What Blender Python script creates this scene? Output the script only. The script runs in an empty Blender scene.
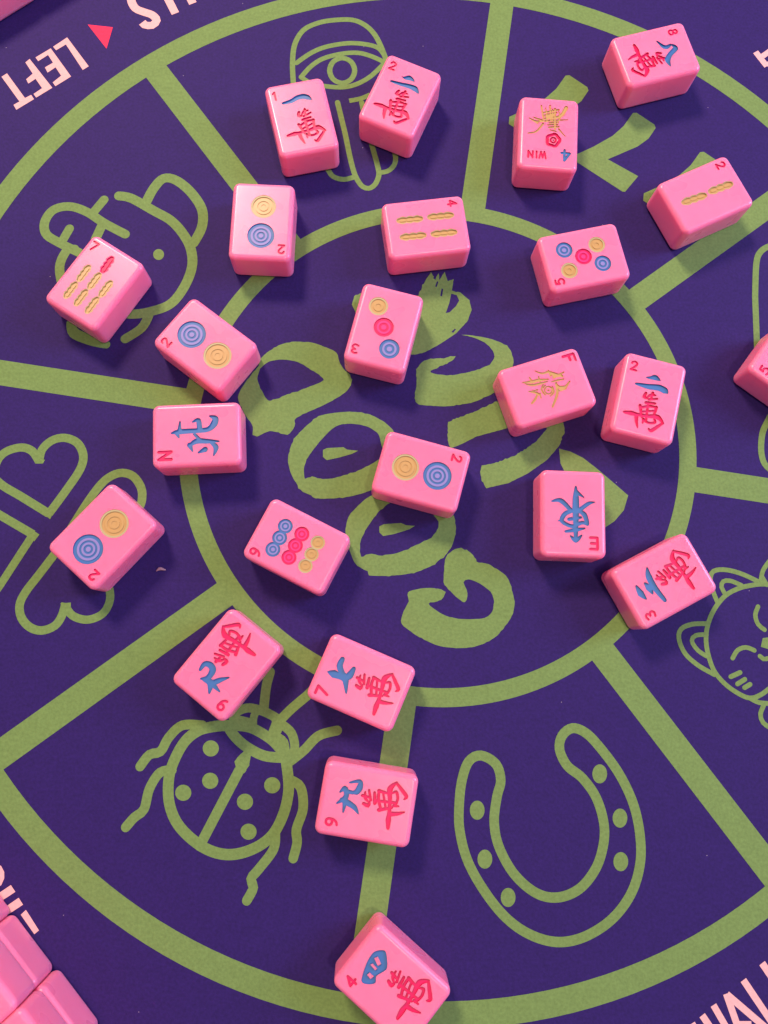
import bpy, math, random
from mathutils import Vector, Matrix
from mathutils.geometry import delaunay_2d_cdt

random.seed(7)
MM = 0.001
SC = bpy.context.scene
COL = SC.collection

# ------------------------------------------------------------------ camera
cam_data = bpy.data.cameras.new('camera')
cam = bpy.data.objects.new('camera', cam_data)
COL.objects.link(cam)
AX = [[0.999611,-0.004824,-0.027462],[0.0,0.984923,-0.172996],[0.027882,0.172929,0.98454]]
M = Matrix.Identity(4)
for i in range(3):
    for k in range(3):
        M[i][k] = AX[i][k]
M[0][3], M[1][3], M[2][3] = 0.0, 0.0, 266.59 * MM
cam.matrix_world = M
cam_data.sensor_fit = 'VERTICAL'
cam_data.sensor_height = 24.0
cam_data.lens = 24.0 * 741.65 / 1024.0
cam_data.clip_start = 0.01
cam_data.clip_end = 20.0
SC.camera = cam

# ------------------------------------------------------------------ world, lamps, exposure
world = bpy.data.worlds.new('World')
SC.world = world
world.use_nodes = True
bg = world.node_tree.nodes['Background']
bg.inputs['Color'].default_value = (0.70, 0.56, 0.76, 1)
bg.inputs['Strength'].default_value = 0.46

def lamp(name, loc, target, size, power, color, shape='DISK', size_y=None):
    ld = bpy.data.lights.new(name, 'AREA')
    ld.shape = shape
    ld.size = size
    if size_y: ld.size_y = size_y
    ld.energy = power
    ld.color = color
    o = bpy.data.objects.new(name, ld)
    o.location = loc
    o.rotation_euler = (Vector(target) - Vector(loc)).to_track_quat('-Z', 'Y').to_euler()
    COL.objects.link(o)
    return o

lamp('ceiling_lamp', (-0.385, 0.90, 0.95), (0.0, 0.1, 0.0), 0.27, 20.0, (1.0, 0.70, 0.55))
lamp('second_ceiling_lamp', (0.42, -0.30, 2.0), (0.03, 0.03, 0.0), 0.16, 14.0, (1.0, 0.72, 0.58))
lamp('window_light', (1.30, 0.36, 0.74), (0.02, 0.05, 0.0), 0.5, 21.0, (0.50, 0.57, 1.0), 'RECTANGLE', 0.7)

SC.view_settings.view_transform = 'Standard'
SC.view_settings.look = 'None'
SC.view_settings.exposure = 0.0
SC.view_settings.gamma = 1.0
SC.view_settings.use_curve_mapping = False
SC.render.engine = 'CYCLES'
SC.cycles.use_denoising = True
SC.cycles.max_bounces = 8

# ------------------------------------------------------------------ materials
def srgb(r, g, b):
    f = lambda c: c / 12.92 if c <= 0.04045 else ((c + 0.055) / 1.055) ** 2.4
    return (f(r / 255), f(g / 255), f(b / 255), 1)

def nodes_of(name):
    m = bpy.data.materials.new(name)
    m.use_nodes = True
    nt = m.node_tree
    return m, nt, nt.nodes['Principled BSDF']

def cloth(name, base, dust=True, amount=0.22):
    m, nt, p = nodes_of(name)
    N, L = nt.nodes, nt.links
    tc = N.new('ShaderNodeTexCoord')
    fine = N.new('ShaderNodeTexNoise'); fine.inputs['Scale'].default_value = 950; fine.inputs['Detail'].default_value = 3
    mid = N.new('ShaderNodeTexNoise'); mid.inputs['Scale'].default_value = 240; mid.inputs['Detail'].default_value = 4
    for n in (fine, mid): L.new(tc.outputs['Object'], n.inputs['Vector'])
    mix = N.new('ShaderNodeMath'); mix.operation = 'ADD'
    half = N.new('ShaderNodeMath'); half.operation = 'MULTIPLY_ADD'; half.inputs[1].default_value = 0.35; half.inputs[2].default_value = 0.325
    L.new(mid.outputs['Fac'], half.inputs[0])
    L.new(fine.outputs['Fac'], mix.inputs[0]); L.new(half.outputs[0], mix.inputs[1])
    rng = N.new('ShaderNodeMapRange')
    rng.inputs['From Min'].default_value = 0.7; rng.inputs['From Max'].default_value = 1.3
    rng.inputs['To Min'].default_value = 1 - amount; rng.inputs['To Max'].default_value = 1 + amount
    L.new(mix.outputs[0], rng.inputs['Value'])
    mul = N.new('ShaderNodeVectorMath'); mul.operation = 'SCALE'
    mul.inputs[0].default_value = base[:3]
    L.new(rng.outputs['Result'], mul.inputs['Scale'])
    col = mul.outputs['Vector']
    if dust:
        vo = N.new('ShaderNodeTexVoronoi'); vo.voronoi_dimensions = '2D'; vo.inputs['Scale'].default_value = 42
        L.new(tc.outputs['Object'], vo.inputs['Vector'])
        lt = N.new('ShaderNodeMath'); lt.operation = 'LESS_THAN'; lt.inputs[1].default_value = 0.0065
        L.new(vo.outputs['Distance'], lt.inputs[0])
        sep = N.new('ShaderNodeSeparateColor'); L.new(vo.outputs['Color'], sep.inputs['Color'])
        gt = N.new('ShaderNodeMath'); gt.operation = 'GREATER_THAN'; gt.inputs[1].default_value = 0.86
        L.new(sep.outputs['Red'], gt.inputs[0])
        an = N.new('ShaderNodeMath'); an.operation = 'MULTIPLY'
        L.new(lt.outputs[0], an.inputs[0]); L.new(gt.outputs[0], an.inputs[1])
        am = N.new('ShaderNodeMath'); am.operation = 'MULTIPLY'; am.inputs[1].default_value = 0.5
        L.new(an.outputs[0], am.inputs[0])
        mx = N.new('ShaderNodeMix'); mx.data_type = 'RGBA'
        L.new(am.outputs[0], mx.inputs['Factor']); L.new(col, mx.inputs['A'])
        mx.inputs['B'].default_value = (0.5, 0.45, 0.5, 1)
        col = mx.outputs['Result']
    L.new(col, p.inputs['Base Color'])
    p.inputs['Roughness'].default_value = 0.75
    p.inputs['Specular IOR Level'].default_value = 0.22
    bp = N.new('ShaderNodeBump'); bp.inputs['Strength'].default_value = 0.25; bp.inputs['Distance'].default_value = 0.0003
    L.new(mix.outputs[0], bp.inputs['Height'])
    big = N.new('ShaderNodeTexNoise'); big.inputs['Scale'].default_value = 16; big.inputs['Detail'].default_value = 2
    L.new(tc.outputs['Object'], big.inputs['Vector'])
    b2 = N.new('ShaderNodeBump'); b2.inputs['Strength'].default_value = 0.35; b2.inputs['Distance'].default_value = 0.004
    L.new(big.outputs['Fac'], b2.inputs['Height']); L.new(b2.outputs['Normal'], bp.inputs['Normal'])
    L.new(bp.outputs['Normal'], p.inputs['Normal'])
    return m

def plastic(name, base, rough, sss=0.0, bump=0.0, coat=0.0, vary=False, radius=(1.0, 0.35, 0.45)):
    m, nt, p = nodes_of(name)
    N, L = nt.nodes, nt.links
    tc = N.new('ShaderNodeTexCoord')
    oi = N.new('ShaderNodeObjectInfo')
    wv = N.new('ShaderNodeMath'); wv.operation = 'MULTIPLY'; wv.inputs[1].default_value = 60.0
    L.new(oi.outputs['Random'], wv.inputs[0])
    ns = N.new('ShaderNodeTexNoise'); ns.noise_dimensions = '4D'; L.new(wv.outputs[0], ns.inputs['W']); ns.inputs['Scale'].default_value = 160; ns.inputs['Detail'].default_value = 2
    L.new(tc.outputs['Object'], ns.inputs['Vector'])
    rng = N.new('ShaderNodeMapRange')
    rng.inputs['To Min'].default_value = 0.94; rng.inputs['To Max'].default_value = 1.06
    L.new(ns.outputs['Fac'], rng.inputs['Value'])
    mul = N.new('ShaderNodeVectorMath'); mul.operation = 'SCALE'; mul.inputs[0].default_value = base[:3]
    L.new(rng.outputs['Result'], mul.inputs['Scale'])
    out = mul.outputs['Vector']
    p.inputs['Roughness'].default_value = rough
    if vary:                                   # no two tiles quite the same, faint finger smears in the gloss
        r2 = N.new('ShaderNodeMapRange'); r2.inputs['To Min'].default_value = 0.955; r2.inputs['To Max'].default_value = 1.03
        L.new(oi.outputs['Random'], r2.inputs['Value'])
        m2 = N.new('ShaderNodeVectorMath'); m2.operation = 'SCALE'
        L.new(out, m2.inputs[0]); L.new(r2.outputs['Result'], m2.inputs['Scale']); out = m2.outputs['Vector']
        sm = N.new('ShaderNodeTexNoise'); sm.noise_dimensions = '4D'; L.new(wv.outputs[0], sm.inputs['W']); sm.inputs['Scale'].default_value = 95; sm.inputs['Detail'].default_value = 2
        L.new(tc.outputs['Object'], sm.inputs['Vector'])
        r3 = N.new('ShaderNodeMapRange'); r3.inputs['From Min'].default_value = 0.3; r3.inputs['From Max'].default_value = 0.7
        r3.inputs['To Min'].default_value = rough - 0.03; r3.inputs['To Max'].default_value = rough + 0.08
        L.new(sm.outputs['Fac'], r3.inputs['Value']); L.new(r3.outputs['Result'], p.inputs['Roughness'])
    L.new(out, p.inputs['Base Color'])
    if sss:
        p.inputs['Subsurface Weight'].default_value = sss
        p.inputs['Subsurface Radius'].default_value = radius
        p.inputs['Subsurface Scale'].default_value = 0.005
        p.inputs['Specular IOR Level'].default_value = 0.45
    p.inputs['Coat Weight'].default_value = coat
    p.inputs['Coat Roughness'].default_value = 0.12
    if bump:
        bp = N.new('ShaderNodeBump'); bp.inputs['Strength'].default_value = bump; bp.inputs['Distance'].default_value = 0.0004
        L.new(ns.outputs['Fac'], bp.inputs['Height']); L.new(bp.outputs['Normal'], p.inputs['Normal'])
    return m

MAT = {
    'mat': cloth('purple_cloth', (0.0225, 0.0095, 0.102, 1)),
    'green': cloth('green_print', (0.150, 0.258, 0.070, 1), False, 0.16),
    'pale': cloth('pale_pink_print', (0.74, 0.43, 0.40, 1), False, 0.08),
    'redprint': cloth('red_print', (0.80, 0.03, 0.09, 1), False, 0.10),
    'pink': plastic('pink_plastic', (1.0, 0.22, 0.372, 1), 0.27, 0.9, 0.0, 0.0, vary=True),
    'red': plastic('red_paint', (0.66, 0.0, 0.10, 1), 0.5),
    'redlight': plastic('red_paint_thin', (0.88, 0.03, 0.20, 1), 0.5),
    'blue': plastic('blue_paint', (0.038, 0.15, 0.37, 1), 0.5),
    'bluelight': plastic('blue_paint_thin', (0.23, 0.21, 0.48, 1), 0.5),
    'yellow': plastic('yellow_paint', (0.50, 0.32, 0.11, 1), 0.35),
    'yellowlight': plastic('yellow_paint_thin', (0.43, 0.385, 0.18, 1), 0.5),
    'table': plastic('dark_table', (0.05, 0.035, 0.03, 1), 0.5),
    'lint': plastic('lint', (0.36, 0.22, 0.27, 1), 0.6),
}

# ------------------------------------------------------------------ shape helpers (millimetres)
def catmull(pts, vals, step):
    """smooth curve through pts; vals (widths) carried along"""
    n = len(pts)
    if n < 3: return [tuple(p) for p in pts], list(vals)
    closed = math.dist(pts[0], pts[-1]) < 0.02
    out, ov = [], []
    for i in range(n - 1):
        p1, p2 = pts[i], pts[i + 1]
        p0 = pts[i - 1] if i else (pts[n - 2] if closed else p1)
        p3 = pts[i + 2] if i + 2 < n else (pts[1] if closed else p2)
        k = max(1, int(math.dist(p1, p2) / step))
        for j in range(k):
            t = j / k; t2, t3 = t * t, t * t * t
            out.append(tuple(0.5 * (2 * p1[d] + (p2[d] - p0[d]) * t + (2 * p0[d] - 5 * p1[d] + 4 * p2[d] - p3[d]) * t2
                                    + (3 * p1[d] - p0[d] - 3 * p2[d] + p3[d]) * t3) for d in (0, 1)))
            ov.append(vals[i] + (vals[i + 1] - vals[i]) * t)
    out.append(tuple(pts[-1])); ov.append(vals[-1])
    return out, ov

def disc(c, r, n=12):
    return [(c[0] + r * math.cos(2 * math.pi * i / n), c[1] + r * math.sin(2 * math.pi * i / n)) for i in range(n)]

def ccw(p):
    a = sum(p[i][0] * p[(i + 1) % len(p)][1] - p[(i + 1) % len(p)][0] * p[i][1] for i in range(len(p)))
    return p if a > 0 else p[::-1]

def stroke(pts, w, smooth=1, caps=1, step=0.6, n=10):
    """a brush stroke of changing width as a list of small polygons"""
    if smooth: pts, w = catmull(pts, w, step)
    polys = []
    if smooth:
        off = []
        m = len(pts)
        closed = m > 3 and math.dist(pts[0], pts[-1]) < 0.02
        for i in range(m):
            a = pts[i - 1] if i else (pts[m - 2] if closed else pts[0])
            b = pts[i + 1] if i + 1 < m else (pts[1] if closed else pts[-1])
            dx, dy = b[0] - a[0], b[1] - a[1]
            l = math.hypot(dx, dy) or 1
            off.append((-dy / l * w[i] / 2, dx / l * w[i] / 2))
        for i in range(m - 1):
            p, q, o, u = pts[i], pts[i + 1], off[i], off[i + 1]
            polys.append(ccw([(p[0] + o[0], p[1] + o[1]), (p[0] - o[0], p[1] - o[1]), (q[0] - u[0], q[1] - u[1]), (q[0] + u[0], q[1] + u[1])]))
        if caps and not closed:
            polys += [disc(pts[0], w[0] / 2 * 0.999, n), disc(pts[-1], w[-1] / 2 * 0.999, n)]
    else:
        for i in range(len(pts) - 1):
            p, q = pts[i], pts[i + 1]
            dx, dy = q[0] - p[0], q[1] - p[1]
            l = math.hypot(dx, dy) or 1
            a, b = w[i] / 2 / l, w[i + 1] / 2 / l
            polys.append(ccw([(p[0] - dy * a, p[1] + dx * a), (p[0] + dy * a, p[1] - dx * a), (q[0] + dy * b, q[1] - dx * b), (q[0] - dy * b, q[1] + dx * b)]))
        for i in range(len(pts)):
            if caps or 0 < i < len(pts) - 1: polys.append(disc(pts[i], w[i] / 2 * 0.999, n))
    return polys

def smooth_poly(pts, step=1.0):
    n = len(pts)
    out = []
    for i in range(n):
        p0, p1, p2, p3 = pts[i - 1], pts[i], pts[(i + 1) % n], pts[(i + 2) % n]
        k = max(1, int(math.dist(p1, p2) / step))
        for j in range(k):
            out.append(hermite(p0, p1, p2, p3, j / k, 0.42))
    return out

def hermite(p0, p1, p2, p3, t, k):
    t2, t3 = t * t, t * t * t
    a, b, c, d = 2 * t3 - 3 * t2 + 1, t3 - 2 * t2 + t, -2 * t3 + 3 * t2, t3 - t2
    return tuple(a * p1[i] + b * k * (p2[i] - p0[i]) + c * p2[i] + d * k * (p3[i] - p1[i]) for i in (0, 1))

def cdt(groups):
    """groups: list of lists of polygons. Returns verts, triangles, and for each triangle the set of group numbers it lies in"""
    vs, fs, own = [], [], []
    for gi, polys in enumerate(groups):
        for p in polys:
            if len(p) == 4:
                for t in ((p[0], p[1], p[2]), (p[0], p[2], p[3])):     # triangles cannot cross themselves
                    if abs((t[1][0] - t[0][0]) * (t[2][1] - t[0][1]) - (t[2][0] - t[0][0]) * (t[1][1] - t[0][1])) < 2e-3: continue
                    b = len(vs)
                    vs += [Vector(q) for q in ccw(list(t))]
                    fs.append([b, b + 1, b + 2]); own.append(gi)
                continue
            b = len(vs)
            vs += [Vector((x, y)) for x, y in p]
            fs.append(list(range(b, b + len(p)))); own.append(gi)
    v, e, f, ov, oe, of = delaunay_2d_cdt(vs, [], fs, 0, 1e-4, True)
    return v, f, [set(own[k] for k in o) for o in of]

def link(name, verts, faces, mats, parent=None, fm=None, normals=None, smooth=False):
    me = bpy.data.meshes.new(name)
    me.from_pydata(verts, [], faces)
    for m in mats: me.materials.append(m)
    if fm: me.polygons.foreach_set('material_index', fm)
    me.polygons.foreach_set('use_smooth', [bool(smooth or normals)] * len(me.polygons))
    me.update()
    if normals: me.normals_split_custom_set(normals)
    o = bpy.data.objects.new(name, me)
    COL.objects.link(o)
    if parent: o.parent = parent
    return o

def tag(o, label, cat, group=None):
    o['label'] = label; o['category'] = cat
    if group: o['group'] = group
    return o

# ------------------------------------------------------------------ the table under the mat
def slab(name, cx, cy, hx, hy, ang, z0, z1, r, mat, rc=None):
    rc = rc or r
    prof = [(0, z0)] + [(r * (1 - math.cos(a)), z1 - r + r * math.sin(a)) for a in [math.pi / 2 * i / 4 for i in range(5)]]
    V, F = [], []
    n = 0
    for ins, z in prof:
        lp = []
        for ci, (sx, sy) in enumerate([(1, 1), (-1, 1), (-1, -1), (1, -1)]):
            for k in range(6):
                a = math.pi / 2 * (ci + k / 5)
                rr = max(rc - ins, 0.01)
                lp.append((sx * (hx - rc) + rr * math.cos(a), sy * (hy - rc) + rr * math.sin(a)))
        n = len(lp)
        c, s = math.cos(ang), math.sin(ang)
        V += [((cx + x * c - y * s) * MM, (cy + x * s + y * c) * MM, z * MM) for x, y in lp]
    for i in range(len(prof) - 1):
        for k in range(n):
            F.append((i * n + k, i * n + (k + 1) % n, (i + 1) * n + (k + 1) % n, (i + 1) * n + k))
    b = (len(prof) - 1) * n
    F.append(tuple(range(b, b + n))); F.append(tuple(reversed(range(n))))
    return link(name, V, F, [mat])

RCX, RCY = 28.2, 74.06
table = slab('table', RCX, RCY, 620, 620, math.radians(36.4), -40, -3.05, 3, MAT['table'], 20)
table['kind'] = 'structure'

# ------------------------------------------------------------------ the mat and everything printed on it
mat = tag(slab('play_mat', RCX, RCY, 390, 390, math.radians(36.4), -3, 0, 1.0, MAT['mat'], 14),
          'dark purple cloth game mat printed with a green wheel of lucky symbols', 'game mat')
ZP = 0.06

def printed(name, groups, material, label=None, holes=(), islands=()):
    v, f, ins = cdt([groups, list(holes), list(islands)])
    keep = [t for t, s in zip(f, ins) if (0 in s and 1 not in s) or 2 in s]
    used = sorted({i for t in keep for i in t}); ix = {k: j for j, k in enumerate(used)}
    o = link(name, [(v[i].x * MM, v[i].y * MM, ZP * MM) for i in used], [[ix[i] for i in t] for t in keep], [material], mat)
    if label: o['label'] = label
    return o

# the wheel: two rings and eight spokes
def ring(r0, r1, n=180):
    out = []
    for i in range(n):
        a, b = 2 * math.pi * i / n, 2 * math.pi * (i + 1) / n
        out.append([(RCX + r * math.cos(t), RCY + r * math.sin(t)) for r, t in ((r0, a), (r1, a), (r1, b), (r0, b))])
    return out
wheel = ring(190.0, 198.3) + ring(89.95, 96.45)
for k in range(8):
    a = math.radians(-8.6 + 45 * k)
    c, s = math.cos(a), math.sin(a)
    wheel.append([(RCX + x * c - y * s, RCY + x * s + y * c) for x, y in ((94, -4.85), (193, -4.85), (193, 4.85), (94, 4.85))])
printed('printed_wheel', wheel, MAT['green'], 'two green rings joined by eight green spokes')

def ragged(p):
    """the slightly torn edge of a dry brush"""
    out = []
    n = len(p)
    for i in range(n):
        a, b = p[i], p[(i + 1) % n]
        k = max(1, int(math.dist(a, b) / 0.7))
        rough = random.random() < 0.22
        for j in range(k):
            t = j / k
            e = random.uniform(-.26, .26) if rough else random.uniform(-.06, .06)
            l = math.dist(a, b) or 1
            out.append((a[0] + (b[0] - a[0]) * t - (b[1] - a[1]) / l * e, a[1] + (b[1] - a[1]) * t + (b[0] - a[0]) / l * e))
    return out

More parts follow.
